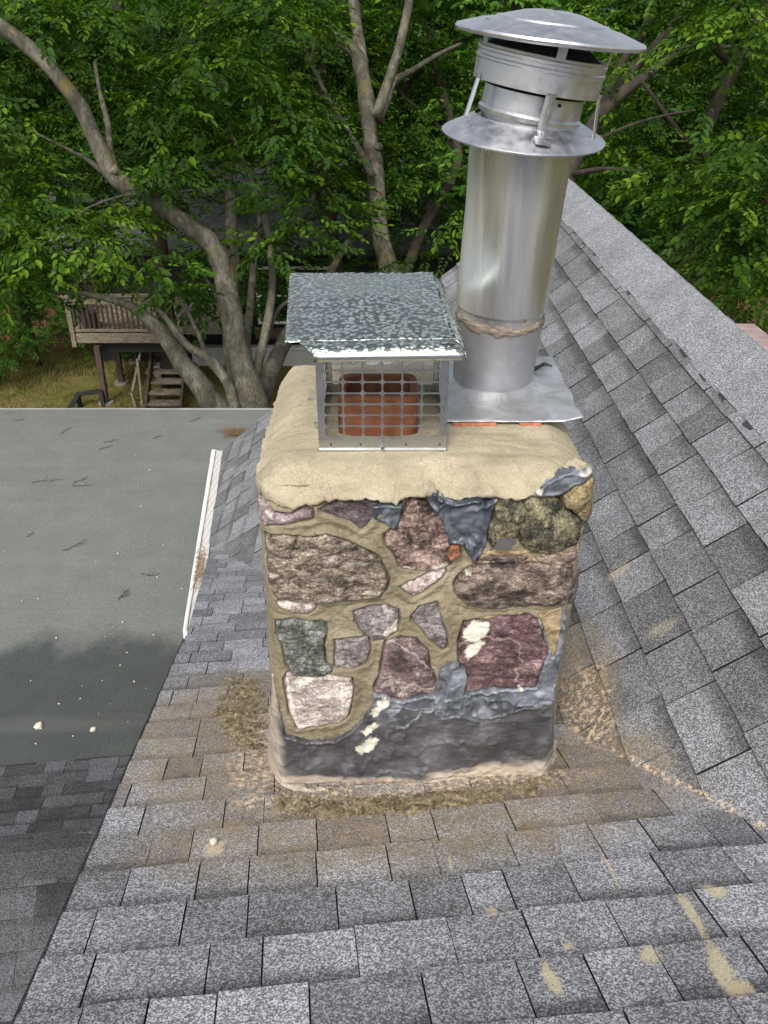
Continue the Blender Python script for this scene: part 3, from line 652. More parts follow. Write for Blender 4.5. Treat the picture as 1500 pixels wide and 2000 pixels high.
# crown
z_top = onY(745, 878, YF + .13)[2] - .004
def crown():
    pts = [(.086 - .405, YF - .012), (.505, YF - .02), (.512, 2.22), (.50, 2.62), (-.315, 2.64), (-.325, 2.4)]
    n = 620; rad = .06
    # rounded outline sampled by angle
    cx, cy = .095, 2.244; ang = np.linspace(0, 2*math.pi, n, endpoint=False)
    hx, hy = .418, .415
    ex = 9.0
    ca, sa = np.cos(ang), np.sin(ang)
    r = 1 / ((np.abs(ca / hx) ** ex + np.abs(sa / hy) ** ex) ** (1 / ex))
    r = r + .008 * fbm(ca * 6, sa * 6, seed=5, o=5) + .005 * fbm(ca * 30, sa * 30, seed=6)
    bx, by = cx + r * ca, cy + r * sa
    # ragged lower edge on the front, traced
    low = [(503, 958), (508, 985), (530, 990), (555, 1000), (600, 990), (640, 984), (690, 980), (735, 978), (752, 984), (772, 993), (790, 976), (815, 962), (845, 958), (862, 972), (895, 984), (930, 970), (965, 962), (985, 976), (1015, 985), (1035, 966), (1050, 950), (1085, 938), (1120, 928), (1150, 922), (1168, 928)]
    lx = [onY(x, y, YF - .03)[0] for x, y in low]; lz = [onY(x, y, YF - .03)[2] for x, y in low]
    front = by < YF + .02
    zl = np.where(front, np.interp(bx, lx, lz), zt_ - .015 + .02 * fbm(ca * 9, sa * 9, seed=8, o=4))
    zl = zl + .012 * fbm(ca * 60, sa * 60, seed=9, o=5)
    V = []; rings = []
    ks = np.linspace(0, 1, 60)
    for k in ks:      # k=0 centre, 1 edge
        X = cx + r * k * ca; Y = cy + r * k * sa
        de = np.minimum(np.minimum(X - (cx - hx), (cx + hx) - X), np.minimum(Y - (cy - hy), (cy + hy) - Y)) ; de = np.clip(de, 0, None)
        drop = np.clip(z_top - zl - .012, .05, .2); bev = np.where(front, .105, .08)
        z = z_top - drop * (1 - np.clip(de / bev, 0, 1)) ** 1.5 * np.clip(k * 3 - 1.4, 0, 1)
        z = z + .0035 * fbm(X * 6, Y * 6, seed=11) + .0030 * fbm(X * 10 + 3, Y * 55, seed=12, o=4) + .0011 * fbm(X * 110, Y * 110, seed=13) - .004 * sstep(.70, .80, vnoise(X * 38, Y * 38, 0, 4)) * sstep(.5, .7, vnoise(X * 7, Y * 7, 0, 5))
        rings.append(np.stack([X, Y, z], 1))
    ez = rings[-1][:, 2]
    for j, f in enumerate((.25, .5, .8, 1.0)):
        out = .004 * math.sin(f * 3.1) + .003 * fbm(ca * 25, sa * 25, f * 2, seed=14); z = ez + (zl - ez) * f
        rings.append(np.stack([bx + ca * out, by + sa * out, z], 1))
    rings.append(np.stack([bx - ca * .03, by - sa * .03, zl + .004], 1))
    V = np.concatenate(rings); F = []
    m = len(rings); a = np.arange(n); b = (a + 1) % n
    F = np.concatenate([np.stack([i*n + a, i*n + n + a, i*n + n + b, i*n + b], 1) for i in range(m - 1)])
    mesh('crown', V, F, crown_m, chim, True)
crown()
# corner lumps of old mortar at base: lime crust and crumbs
# clay flue tile
tile = simple('clay_flue_tile', lin(98, 60, 38), lin(142, 90, 58), 26, .85)
def rring(cx, cy, hx, hy, rad, n=8):
    out = []
    for (sx, sy, a0) in ((1, 1, 0), (-1, 1, 90), (-1, -1, 180), (1, -1, 270)):
        for k in range(n + 1):
            a = R(a0 + 90 * k / n); out.append((cx + sx * (hx - rad) + rad * math.cos(a), cy + sy * (hy - rad) + rad * math.sin(a)))
    return out
FX, FYc = -.004, YF + .13 + .175       # flue cap centre
tcx = onY(738, 800, FYc - .09)[0]
o_ = rring(tcx, FYc, .105, .085, .03); i_ = rring(tcx, FYc, .085, .065, .022); k = len(o_)
ztile = onY(738, 752, FYc)[2]
V = [(x, y, z_top - .25) for x, y in o_] + [(x, y, ztile - .006) for x, y in o_] + [(x*.97 + tcx*.03, y*.97 + FYc*.03, ztile) for x, y in o_] + [(x, y, ztile) for x, y in i_] + [(x, y, z_top - .25) for x, y in i_]
F = [(r*k + j, r*k + (j+1) % k, (r+1)*k + (j+1) % k, (r+1)*k + j) for r in range(4) for j in range(k)]
mesh('flue_tile', V, F, tile, chim, False)

# ================================================================== STAINLESS FLUE CAP
def metal(name, col, rough, bumpn=None, streak=False, dull=None):
    m = NM(name, rough, 1.0); n = m.noise(7, 4, .6)
    c = m.mix(n, tuple(k * .86 for k in col), tuple(min(1, k * 1.06) for k in col)); 
    if dull: c = m.mix(m.math('MULTIPLY', m.step(m.noise(25, 5, .7), .55, .75), .5), c, dull)
    m.col(c); m.rough(m.ramp(m.noise(30, 4, .6, stretch=(6, 6, .6) if streak else None), [(.3, rough * .7), (.7, min(1, rough * 1.4))]))
    m.bump(m.noise(40 if not streak else 30, 4, .5, stretch=(5, 5, .4) if streak else None), .05 if not streak else .08, .003); return m
steel = metal('stainless_sheet', (.56, .57, .57), .30).m
wet = NM('wet_stainless_lid', .12, 1.0)
vv = wet.voro(98, rnd=1.0, vec=wet.vmath('ADD', wet.vmath('MULTIPLY', wet.P, (.8, 1.1, 1)), wet.vmath('MULTIPLY', wet.noise(60, 3, .6, col=True), (.012, .012, .012))))
drop = wet.math('SUBTRACT', 1, wet.step(vv, .30, .62)); nd = wet.noise(4, 3, .5)
wet.col(wet.mix(wet.math('MULTIPLY', drop, wet.step(nd, .15, .45)), (.30, .335, .30), (.72, .77, .72))); wet.rough(wet.ramp(drop, [(0, .16), (1, .42)]))
wet.bump(wet.math('ADD', wet.math('MULTIPLY', drop, 1.0), wet.math('MULTIPLY', wet.noise(9, 3, .5), 2.0)), .28, .005); wet = wet.m
cap = thing('chimney_cap', (FX, FYc, z_top), 'stainless steel flue cap with mesh sides and a droplet covered flat lid', 'chimney cap')
HW = .161; HD = .172; zc0 = z_top - .002; zc1 = onY(745, 700, YF + .13)[2]
def mesh_panel(name, O, U, L, H, cols, rows, m0, mh_b, mh_t, parent, mat, th=.0015):
    Nn = np.cross(U, (0, 0, 1.0)); Zd = np.array([0, 0, 1.0]); V = []; F = []
    def P(u, w, s=0): return O + U * u + Zd * w + Nn * s
    xs = np.linspace(m0, L - m0, cols + 1); ws = np.linspace(mh_b, H - mh_t, rows + 1); bar = .0038; rad = .007; n = 4
    def cell_ring(x0, x1, w0, w1, r):
        out = []
        for (cx, cy, a0) in ((x1 - r, w1 - r, 0), (x0 + r, w1 - r, 90), (x0 + r, w0 + r, 180), (x1 - r, w0 + r, 270)):
            for k in range(n + 1):
                a = R(a0 + 90 * k / n); out.append((cx + r * math.cos(a), cy + r * math.sin(a)))
        return out
    def outer_ring(x0, x1, w0, w1):
        out = []
        for (cx, cy, a0) in ((x1, w1, 0), (x0, w1, 90), (x0, w0, 180), (x1, w0, 270)):
            for k in range(n + 1): out.append((cx, cy))
        # spread so the quads stay simple
        return out
    for s_ in (0, 1):
        sh_ = -th * s_
        for i in range(cols):
            for j in range(rows):
                a = outer_ring(xs[i], xs[i+1], ws[j], ws[j+1]); b = cell_ring(xs[i] + bar/2, xs[i+1] - bar/2, ws[j] + bar/2, ws[j+1] - bar/2, rad)
                i0 = len(V); N_ = len(a); V += [P(*q, sh_) for q in a] + [P(*q, sh_) for q in b]
                for k in range(N_):
                    k2 = (k + 1) % N_
                    if a[k] == a[k2]: F.append((i0 + k, i0 + N_ + k2, i0 + N_ + k) if s_ else (i0 + k, i0 + N_ + k, i0 + N_ + k2))
                    else: F.append((i0 + k, i0 + k2, i0 + N_ + k2, i0 + N_ + k))
                if s_ == 0:
                    i1 = len(V); V += [P(*q, -th) for q in b]
                    for k in range(N_): F.append((i0 + N_ + k, i0 + N_ + (k+1) % N_, i1 + (k+1) % N_, i1 + k))
        for (u0, u1, w0, w1) in ((0, m0, 0, H), (L - m0, L, 0, H), (m0, L - m0, 0, mh_b), (m0, L - m0, H - mh_t, H)):
            i0 = len(V); V += [P(u0, w0, sh_), P(u1, w0, sh_), P(u1, w1, sh_), P(u0, w1, sh_)]; F.append((i0, i0+1, i0+2, i0+3))
    return mesh(name, np.array(V), F, mat, parent, False)
H_ = zc1 - zc0
mesh_panel('mesh_panel', np.array([FX - HW, FYc - HD, zc0]), np.array([1., 0, 0]), 2*HW, H_, 6, 7, .016, .040, .003, cap, steel)
mesh_panel('mesh_panel', np.array([FX + HW, FYc - HD, zc0]), np.array([0, 1., 0]), 2*HD, H_, 6, 7, .016, .040, .003, cap, steel)
mesh_panel('mesh_panel', np.array([FX - HW, FYc + HD, zc0]), np.array([0, -1., 0]), 2*HD, H_, 6, 7, .016, .040, .003, cap, steel)
mesh_panel('mesh_panel', np.array([FX + HW, FYc + HD, zc0]), np.array([-1., 0, 0]), 2*HW, H_, 1, 1, .016, .040, .003, cap, steel)
# base flange
for s in (-1, 1):
    mb = MB(); mb.box((FX - HW - .004, FYc + s*HD - .006 * (s < 0) , zc0 - .004), (FX + HW + .004, FYc + s*HD + .006 * (s > 0), zc0 + .006)); mb.build('base_flange', steel, cap)
def bolt(P, dvec, L=.02, r=.003):
    mb = MB(); P = np.array(P); dvec = norm(dvec); mb.tube([P, P + dvec * L], r * .7, 8); mb.tube([P + dvec * (L - .006), P + dvec * L], r * 1.7, 6); mb.build('bolt', steel, cap, False)
bolt((FX, FYc - HD, zc0 + .018), (0, -1, 0)); bolt((FX - HW, FYc - .11, zc0 + .115), (-1, 0, .1), .026); bolt((FX - HW, FYc - .05, zc0 + .02), (-1, 0, .1), .02)
rvm = simple('dark_rivet', (.03, .03, .03), (.06, .06, .06), 20, .5)
for fx_ in (-.13, -.055, .06, .145): mb = MB(); mb.tube([(FX + fx_, FYc - HD - .001, zc0 + .019), (FX + fx_, FYc - HD - .0025, zc0 + .019)], .0028, 8); mb.build('rivet', rvm, cap)
# lid: sheet folded down on front and sides, corners snipped
yb0, yf0 = FYc + HD + .075, FYc - HD - .045
L = dict(bl=onY(566, 534, yb0), bl2=onY(592, 527, yb0 + .01), br=onY(845, 530, yb0), br2=onY(862, 560, yb0 - .10))
zfl = onY(745, 694, yf0)[2]
fl = onY(612, 694, yf0); fr_ = onY(908, 690, yf0); lf = onY(557, 668, yf0 + .05); lf2 = onY(584, 668, yf0 + .05)
def bil(u, w):      # u 0..1 left-right, w 0 front .. 1 back
    a = lf * (1 - w) + L['bl'] * w; b = (fr_ + np.array([-.022, .05, .018])) * (1 - w) + L['br'] * w
    p = a * (1 - u) + b * u
    # gentle diagonal break lines and dents
    p[2] += .014 * (1 - abs(2*u - 1)) * (1 - abs(2*w - 1)) * 2 + .0035 * float(fbm(u * 5, w * 5, seed=77)) 
    return p
nu = 40; V = []; F = []
for j in range(nu + 1):
    for i in range(nu + 1): V.append(bil(i / nu, j / nu))
for j in range(nu):
    for i in range(nu): F.append((j*(nu+1)+i, j*(nu+1)+i+1, (j+1)*(nu+1)+i+1, (j+1)*(nu+1)+i))
def extra(rows):     # strips of points joined to quads
    global V, F
    k = len(rows[0]); i0 = len(V)
    for r_ in rows: V += [np.array(q, float) for q in r_]
    for a in range(len(rows) - 1):
        for b in range(k - 1): F.append((i0 + a*k + b, i0 + a*k + b + 1, i0 + (a+1)*k + b + 1, i0 + (a+1)*k + b))
us = np.linspace(.07, 1, 20)
top = [bil(u, 0.0) for u in us]; fe = [fl * (1 - t) + fr_ * t for t in np.linspace(0, 1, 20)]
extra([top, [a*.5 + b*.5 + np.array([0, 0, .004]) for a, b in zip(top, fe)], fe, [q + np.array([0, -.001, -.016]) for q in fe], [q + np.array([0, .010, -.017]) for q in fe]])
rt = [bil(1, w) for w in np.linspace(0, .93, 20)]
off = [np.array([.026 + .004 * math.sin(w * 7), 0, -.022 - .006 * w]) for w in np.linspace(0, 1, 20)]
extra([rt, [a + o_ for a, o_ in zip(rt, off)], [a + o_ + np.array([.0, 0, -.010]) for a, o_ in zip(rt, off)]])
extra([[bil(0, w) for w in np.linspace(0, 1, 10)], [bil(0, w) + np.array([-.002, 0, -.012]) for w in np.linspace(0, 1, 10)]])
extra([[bil(u, 1) for u in np.linspace(.07, 1, 10)], [bil(u, 1) + np.array([0, .014, -.010]) for u in np.linspace(.07, 1, 10)]])
# snipped front right corner fold
q0 = fr_; q1 = rt[0] + off[0]
extra([[q0, q1], [q0 + np.array([.012, .02, -.035]), q1 + np.array([0, .01, -.03])]])
lid = mesh('lid', np.array(V), F, wet, cap, True)
lid.data.materials.append(metal('lid_edge_steel', (.72, .73, .72), .25).m)
nf = nu * nu
for pi in list(range(nf + 38, nf + 76)) + list(range(nf + 76 + 19, nf + 76 + 38)): lid.data.polygons[pi].material_index = 1
md = lid.modifiers.new('sheet', 'SOLIDIFY'); md.thickness = .0012; md.offset = -1

# ================================================================== ROUND METAL FLUE
pm = NM('weathered_galvanised_painted_sheen', .3, .74)
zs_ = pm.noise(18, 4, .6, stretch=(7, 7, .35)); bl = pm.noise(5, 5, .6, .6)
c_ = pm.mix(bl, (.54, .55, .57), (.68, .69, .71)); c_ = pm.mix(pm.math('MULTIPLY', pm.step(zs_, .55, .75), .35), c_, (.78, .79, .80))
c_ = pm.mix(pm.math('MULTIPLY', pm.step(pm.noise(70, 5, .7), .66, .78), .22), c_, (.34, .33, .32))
sheen_bands = pm.noise(10, 3, .5, stretch=(1, 1, .06)); c_ = pm.mix(1, c_, pm.ramp(sheen_bands, [(.38, .62), (.5, .95), (.60, 1.22)]), 'MULTIPLY'); pm.col(c_); pm.rough(pm.ramp(sheen_bands, [(.40, .20), (.60, .42)])); pm.bump(zs_, .05, .003); pipe_m = pm.m  # painted light and dark bands imitate highlights and reflections along the pipe
pl = NM('dull_galvanised_sleeve', .5, .75)
n_ = pl.noise(12, 5, .65, 1.0); c_ = pl.ramp(n_, [(.3, (.36, .36, .39)), (.6, (.50, .50, .54)), (.8, (.62, .62, .66))]); 
c_ = pl.mix(pl.math('MULTIPLY', pl.step(pl.voro(160), .1, .5), .25), c_, (.34, .34, .36)); pl.col(c_); pl.bump(pl.noise(60, 5, .7), .25, .003); sleeve_m = pl.m
capm = metal('cap_galvanised', (.60, .61, .64), .42, dull=(.42, .40, .38)).m
sheetm = NM('lead_grey_sheet', .42, .7)
n_ = sheetm.noise(13, 6, .6, 1.0); c_ = sheetm.ramp(n_, [(.3, (.38, .37, .36)), (.55, (.52, .53, .54)), (.75, (.66, .68, .70))]); c_ = sheetm.mix(sheetm.step(sheetm.noise(34, 4, .6), .70, .73), c_, (.015, .015, .02))
sheetm.col(c_); sheetm.bump(sheetm.noise(16, 5, .6, .8), .5, .01); sheetm = sheetm.m
blk = simple('flat_black', (.008, .008, .008), (.02, .02, .02), 40, .95)  # even black, for bolts and for painted darkness inside the cap
ZC = z_top
pb = onZ(960, 748, ZC + .012); dep0 = (pb - CAM) @ np.array([0, CP, -SP])
r_low = 153 / FPX * dep0 / 2
Yt = pb[1] - .045
pt = onY(1017, 295, Yt); dep1 = (pt - CAM) @ np.array([0, CP, -SP]); r_top = 197 / FPX * dep1 / 2
AX = norm(pt - pb); LEN = np.linalg.norm(pt - pb)
flue = thing('metal_flue_pipe', pb, 'tall round galvanised metal flue pipe with a leaning rain cap beside the flue cap', 'flue pipe')
def lathe(name, P0, A, prof, mat, parent, n=72, smooth=True, dent=0.0, seed=1, sharp=True, cap_=False):
    A = norm(A); x = norm(np.cross(A, (0, 1, 0))); y = np.cross(A, x)
    if y[1] < 0: pass
    V = []; a = np.arange(n) * 2 * math.pi / n
    for (r, h) in prof:
        rr = r * (1 + dent * fbm(np.cos(a) * 1.9, np.sin(a) * 1.9, h * 4, seed=seed, o=2))
        hh = h + dent * .35 * fbm(np.cos(a) * 2, np.sin(a) * 2, 0, seed=seed + 3) * (r * .8)
        V.append(P0 + A * (hh[:, None]) + x * (rr * np.cos(a))[:, None] + y * (rr * np.sin(a))[:, None])
    V = np.concatenate(V); m = len(prof); i = np.arange(n); j = (i + 1) % n
    F = np.concatenate([np.stack([k*n + i, k*n + j, (k+1)*n + j, (k+1)*n + i], 1) for k in range(m - 1)])
    o = mesh(name, V, F, mat, parent, smooth)
    if sharp:
        o.data.set_sharp_from_angle(angle=R(28))
    return o
js = .235   # joint position (m above the sheet)
js = float(np.linalg.norm(onY(970, 618, pb[1] - .02) - pb))
def rr_(h): return r_low * 1.02 + (r_top - r_low) * max(0, (h - js)) / (LEN - js)
lathe('lower_sleeve', pb, AX, [(r_low * 1.03, -.05), (r_low * 1.0, .015), (r_low * 1.015, .05), (r_low * 1.04, js * .6), (r_low * 1.055, js), (r_low * .98, js + .004)], sleeve_m, flue, dent=.014, seed=4)
prof = [(rr_(js) * .985, js - .012)] + [(rr_(h), h) for h in np.linspace(js + .002, LEN + .05, 24)] + [(rr_(LEN) * .97, LEN + .05), (rr_(LEN) * .97, LEN - .4)]
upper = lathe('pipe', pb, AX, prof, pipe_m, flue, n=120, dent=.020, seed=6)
# seam on the pipe
x_ = norm(np.cross(AX, (0, 1, 0))); y_ = np.cross(AX, x_)
def around(h, ang, r): return pb + AX * h + (x_ * math.cos(ang) + y_ * math.sin(ang)) * r
# find angle facing camera-left: pick direction with least y and x offset
def ang_of(vx): 
    best = min(np.linspace(0, 2*math.pi, 720), key=lambda a: abs(((x_ * math.cos(a) + y_ * math.sin(a))[0]) - vx) + (5 if (x_ * math.cos(a) + y_ * math.sin(a))[1] > 0 else 0)); return best
a1 = ang_of(-.72); mb = MB()
for da in (-.035, .035): mb.tube([around(h, a1 + da, rr_(h) * 1.004) for h in np.linspace(js + .01, LEN + .03, 20)], .0016, 6)
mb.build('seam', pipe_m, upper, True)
# torn collar of old caulk at joint
a = np.linspace(0, 2*math.pi, 160, endpoint=False); V = []; prof = [(-.014, 1.03), (-.006, 1.075), (.001, 1.085), (.008, 1.06), (.013, 1.01)]
for (hh, k_) in prof:
    f1 = fbm(np.cos(a) * 7, np.sin(a) * 7, hh * 90, seed=91, o=4)
    for q in range(160): V.append(around(js + hh * (1 + f1[q] * 1.4) + .003 * math.sin(3 * a[q]), a[q], r_low * (k_ + .028 * f1[q])))
F = [(i*160 + j, i*160 + (j+1) % 160, (i+1)*160 + (j+1) % 160, (i+1)*160 + j) for i in range(len(prof)-1) for j in range(160)]
mesh('joint_caulk', np.array(V), F, simple('old_caulk', lin(92, 82, 72), lin(158, 146, 132), 40, .9, stretch=(1, 1, 4), bump=.8, bd=.006), flue, True)
# red stencil mark worn along the pipe
red = simple('worn_red_ink', lin(150, 70, 74), lin(190, 120, 122), 120, .6)
mb = MB(); am = ang_of(.42); rgm = random.Random(2)
for k_ in range(26):
    h = js + .06 + k_ * (LEN - js) * .40 / 26 * 1.0; h = LEN * .60 - k_ * .0062; dw = rgm.uniform(.0015, .005); aa = am + .05 * math.sin(k_ * .13) + (0.0 if k_ % 3 else .01)
    P = [around(h, aa, rr_(h) * 1.0035), around(h, aa + dw / r_top * 2, rr_(h) * 1.0035), around(h + .0035, aa + dw / r_top * 2, rr_(h) * 1.0035), around(h + .0035, aa, rr_(h) * 1.0035)]
    mb.add(P, [(0, 1, 2, 3)])
mb.build('ink_mark', red, upper, False)
# cap assembly, leaning a little more
cc = pt; depc = dep1
c2 = onY(1056, 130, Yt - .02); AC = norm(c2 - cc); AC = norm([.165, -.035, 1.0])
sc_ = dep1 / FPX   # metres per photo pixel here
def hpix(y): return (295 - y) * sc_ / .93
x_, y_ = None, None
AS = norm([.065, -.09, 1.0]); rc = 157 * sc_; rt_ = 97 * sc_ * .98; rw = 127 * sc_ * .96; rl = 183 * sc_ * .95
h_st0 = .043; h_st1 = .084
lathe('storm_collar', cc + np.array([0, 0, -.004]), AS, [(r_top * .99, h_st1 + .004), (rt_ * 1.03, h_st1), (rc * .985, h_st0 + .003), (rc, h_st0), (rc * .985, h_st0 - .004), (rt_ * 1.02, h_st1 - .006)], capm, flue, dent=.02, seed=12)
lathe('throat', cc, AC, [(rt_ * 1.04, h_st1 - .004), (rt_ * 1.05, h_st1 + .006), (rt_ * 1.01, h_st1 + .012), (rt_, h_st1 + .056), (rt_ * .98, h_st1 + .058), (rt_ * .96, h_st1 + .056), (rt_ * .96, h_st1 - .1)], capm, flue, dent=.012, seed=13)
lathe('throat_dark', cc, AC, [(rt_ * .955, h_st1 + .054), (rt_ * .95, h_st1 - .1), (.001, h_st1 - .1)], blk, flue, 48)  # black surface paints the dark look of the throat opening
hb0, hb1 = .150, .226
bp = [(rw * .965, hb0), (rw * .985, hb0 - .001), (rw * .985, hb0 + .042), (rw * 1.0, hb0 + .045), (rw * 1.0, hb0 + .050), (rw * .985, hb0 + .053), (rw * .985, hb0 + .060), (rw * 1.0, hb0 + .063), (rw * 1.0, hb0 + .068), (rw * .985, hb0 + .071), (rw * .99, hb1), (rw * .97, hb1 + .001), (rw * .965, hb1 - .004), (rw * .965, hb0)]
lathe('wind_band', cc, AC, bp, capm, flue, dent=.012, seed=14)
lathe('band_dark', cc, AC, [(rw * .955, hb1 - .006), (rw * .955, hb0 + .006), (.001, hb0 + .006)][:2], blk, flue, 48)  # black ring paints the shade inside the wind band
lathe('dark_gap_core', cc, AC, [(.001, hb1 + .016), (rt_ * .9, hb1 + .016), (rw * .90, hb1 - .004), (rw * .90, hb1 - .03), (rt_ * 1.05, hb0 + .03), (rt_ * .9, hb0 + .004), (rt_ * .9, h_st1 + .03)], blk, flue, 48)  # black core added so the gap under the lid looks dark
hl = hb1 + .036; AL = norm(AC + np.array([-.06, -.005, 0])); lc = cc + AC * hl + np.array([.006, 0, 0])
lid2 = [(rl * .97, -.010), (rl, -.006), (rl * 1.003, -.002), (rl * .99, .003), (rl * .74, .020), (rl * .60, .026), (rl * .585, .030), (rl * .56, .030), (rl * .30, .046), (rl * .17, .050), (.004, .051)]
lathe('rain_lid', lc, AL, lid2, capm, flue, 96, dent=.016, seed=15)
lathe('rain_lid', lc, AL, [(rl * .97, -.010), (rl * .95, -.004), (rl * .6, .018), (.002, .040)], capm, flue, 96, dent=.016, seed=15).name = 'lid_underside'
x_ = norm(np.cross(AC, (0, 1, 0))); y_ = np.cross(AC, x_)
def ac(h, ang, r): return cc + AC * h + (x_ * math.cos(ang) + y_ * math.sin(ang)) * r
for vx in (-.93, .08, .90):
    aa = ang_of(vx); mb = MB()
    for (w0, dr) in ((0, 0.0),):
        rad_ = [(rc * .80, h_st0 + .018), (rt_ * 1.20, h_st0 + .030), (rw * .98, hb0 - .002), (rw * 1.0, hb0 + .006)] if abs(vx) < .5 else [(rc * .80, h_st0 + .016), (rc * .84, h_st0 + .022), (rw * 1.0, hb0 + .0), (rw * 1.012, hb0 + .012)]
        wd = .012 if abs(vx) < .5 else .009
        C = [ac(h, aa, r) for r, h in rad_]; T = norm(ac(0, aa + .01, 1) - ac(0, aa, 1)); Nr = norm(ac(0, aa, 1) - ac(0, aa, .5))
        for q in range(len(C) - 1):
            a_, b_ = C[q], C[q+1]
            P = []
            for c in (a_, b_):
                P += [c - T * wd + Nr * .000, c - T * wd * .35 + Nr * .004, c + T * wd * .35 + Nr * .004, c + T * wd, c + T * wd - Nr * .0015, c - T * wd - Nr * .0015]
            mb.add(P, [(0, 1, 7, 6), (1, 2, 8, 7), (2, 3, 9, 8), (3, 4, 10, 9), (4, 5, 11, 10), (5, 0, 6, 11), (0, 5, 4, 3, 2, 1), (6, 7, 8, 9, 10, 11)])
        if abs(vx) < .5:
            f0 = ac(h_st0 + .019, aa, rc * .80); f1 = ac(h_st0 + .006, aa, rc * .93)
            mb.add([f0 - T*.019 + Nr*.002, f0 + T*.019 + Nr*.002, f1 + T*.019 + Nr*.003, f1 - T*.019 + Nr*.003, f0 - T*.019, f0 + T*.019, f1 + T*.019, f1 - T*.019], [(0, 1, 2, 3), (7, 6, 5, 4), (0, 4, 5, 1), (1, 5, 6, 2), (2, 6, 7, 3), (3, 7, 4, 0)])
    mb.build('bracket', capm, flue)
    mb = MB(); C = [ac(hb1 - .03, aa, rw * 1.0), ac(hb1 - .002, aa, rw * 1.003), ac(hl + .012, aa, rw * 1.05)]; 
    for q in range(2):
        a_, b_ = C[q], C[q+1]; P = []
        for c in (a_, b_): P += [c - T * .011 , c + T * .011, c + T * .011 - Nr * .0015, c - T * .011 - Nr * .0015]
        if q == 1: mb.add(P, [(0, 1, 5, 4), (1, 2, 6, 5), (2, 3, 7, 6), (3, 0, 4, 7)])
    if vx > -2: mb.build('bracket', capm, flue)
mb = MB(); mb.tube([lc + AL * .049, lc + AL * .058], .006, 8); mb.build('bolt', blk, flue); mb = MB(); mb.tube([ac(h_st1 + .045, ang_of(.36), rt_ * .99), ac(h_st1 + .045, ang_of(.36), rt_ * 1.03)], .004, 8); mb.build('bolt', blk, flue)
# base sheet: pulled metal square with curling front corner
V = []; nx, ny = 46, 36
sx0, sx1, sy0, sy1 = onZ(868, 812, ZC + .02)[0], onZ(1132, 806, ZC + .02)[0], onZ(1000, 818, ZC + .02)[1], onZ(1060, 697, ZC + .02)[1] + .02
for j in range(ny + 1):
    for i in range(nx + 1):
        u, w = i / nx, j / ny; X = sx0 + (sx1 - sx0) * u + .006 * float(fbm(w * 6, 1.0, seed=3)); Y = sy0 + (sy1 - sy0) * w + .006 * float(fbm(u * 7, 2.0, seed=4))
        X -= .0 * w
        dd = math.hypot(X - pb[0], Y - pb[1]) - r_low * 1.05
        z = ZC + .014 + .020 * math.exp(-max(dd, 0) / .018) + .006 * float(fbm(X * 9, Y * 9, seed=33)) + .012 * max(0, u - .8) * 5 * (1 - w) * .8
        V.append((X, Y, z))
F = [(j*(nx+1)+i, j*(nx+1)+i+1, (j+1)*(nx+1)+i+1, (j+1)*(nx+1)+i) for j in range(ny) for i in range(nx)]
F = [f for f in F if math.hypot(np.mean([V[i][0] for i in f]) - pb[0], np.mean([V[i][1] for i in f]) - pb[1]) > r_low * .85]
sh = mesh('base_sheet', np.array(V), F, sheetm, flue, True); md = sh.modifiers.new('t', 'SOLIDIFY'); md.thickness = .0025
mb = MB(); rg = random.Random(9)
bom = simple('broken_orange_brick', lin(150, 86, 60), lin(200, 130, 100), 60, .9, bump=.8, bd=.006)
for (x0, x1) in ((sx0 + .02, sx0 + .14), (sx0 + .20, sx0 + .26)):
    mb = MB(); mb.box((x0, sy0 - .004, ZC - .02), (x1, sy0 + .05, ZC + .008), bev=.003); mb.build('flue_brick', bom, chim)
mb = MB(); pts = [onZ(x, y, ZC + .03) for x, y in ((1043, 722), (1052, 716), (1063, 712), (1076, 716))]
for k_ in range(3): mb.tube([p + np.array([rg.uniform(-.004, .004), rg.uniform(-.006, .006), rg.uniform(0, .004)]) for p in pts], [.007, .005, .004, .002], 6, seed=k_, rough=.8)
mb.build('tar_smear', simple('black_tar', (.01, .01, .011), (.03, .03, .032), 60, .35), flue, True)

# ================================================================== RUBBLE AND CRUMBS
sandm = NM('wet_sand_mortar', .95, 0, .2); n_ = sandm.noise(45, 5, .7); c_ = sandm.ramp(n_, [(.36, lin(98, 86, 66)), (.5, lin(134, 121, 96)), (.66, lin(176, 163, 134))])
sandm.col(c_); sandm.bump(sandm.noise(140, 4, .7), 1, .006); sandm = sandm.m
def onroof(p):  # higher of both slopes
    zN = (kN - nN[0]*p[0] - nN[1]*p[1]); zM = (kM - nM[0]*p[0] - nM[1]*p[1]); return max(zN, zM)
def blob(P, r, rg, sq=.7):
    ico = [(-1, 1.618, 0), (1, 1.618, 0), (-1, -1.618, 0), (1, -1.618, 0), (0, -1, 1.618), (0, 1, 1.618), (0, -1, -1.618), (0, 1, -1.618), (1.618, 0, -1), (1.618, 0, 1), (-1.618, 0, -1), (-1.618, 0, 1)]
    fs = [(0,11,5),(0,5,1),(0,1,7),(0,7,10),(0,10,11),(1,5,9),(5,11,4),(11,10,2),(10,7,6),(7,1,8),(3,9,4),(3,4,2),(3,2,6),(3,6,8),(3,8,9),(4,9,5),(2,4,11),(6,2,10),(8,6,7),(9,8,1)]
    v = np.array(ico) / 1.9; k = np.array([rg.uniform(.7, 1.3), rg.uniform(.7, 1.3), sq * rg.uniform(.7, 1.2)])
    v = v * k * (1 + np.array([[rg.uniform(-.22, .22)] for _ in range(12)])); a = rg.uniform(0, 6.3)
    c, s = math.cos(a), math.sin(a); v = np.stack([v[:, 0]*c - v[:, 1]*s, v[:, 0]*s + v[:, 1]*c, v[:, 2]], 1)
    return P + v * r, fs
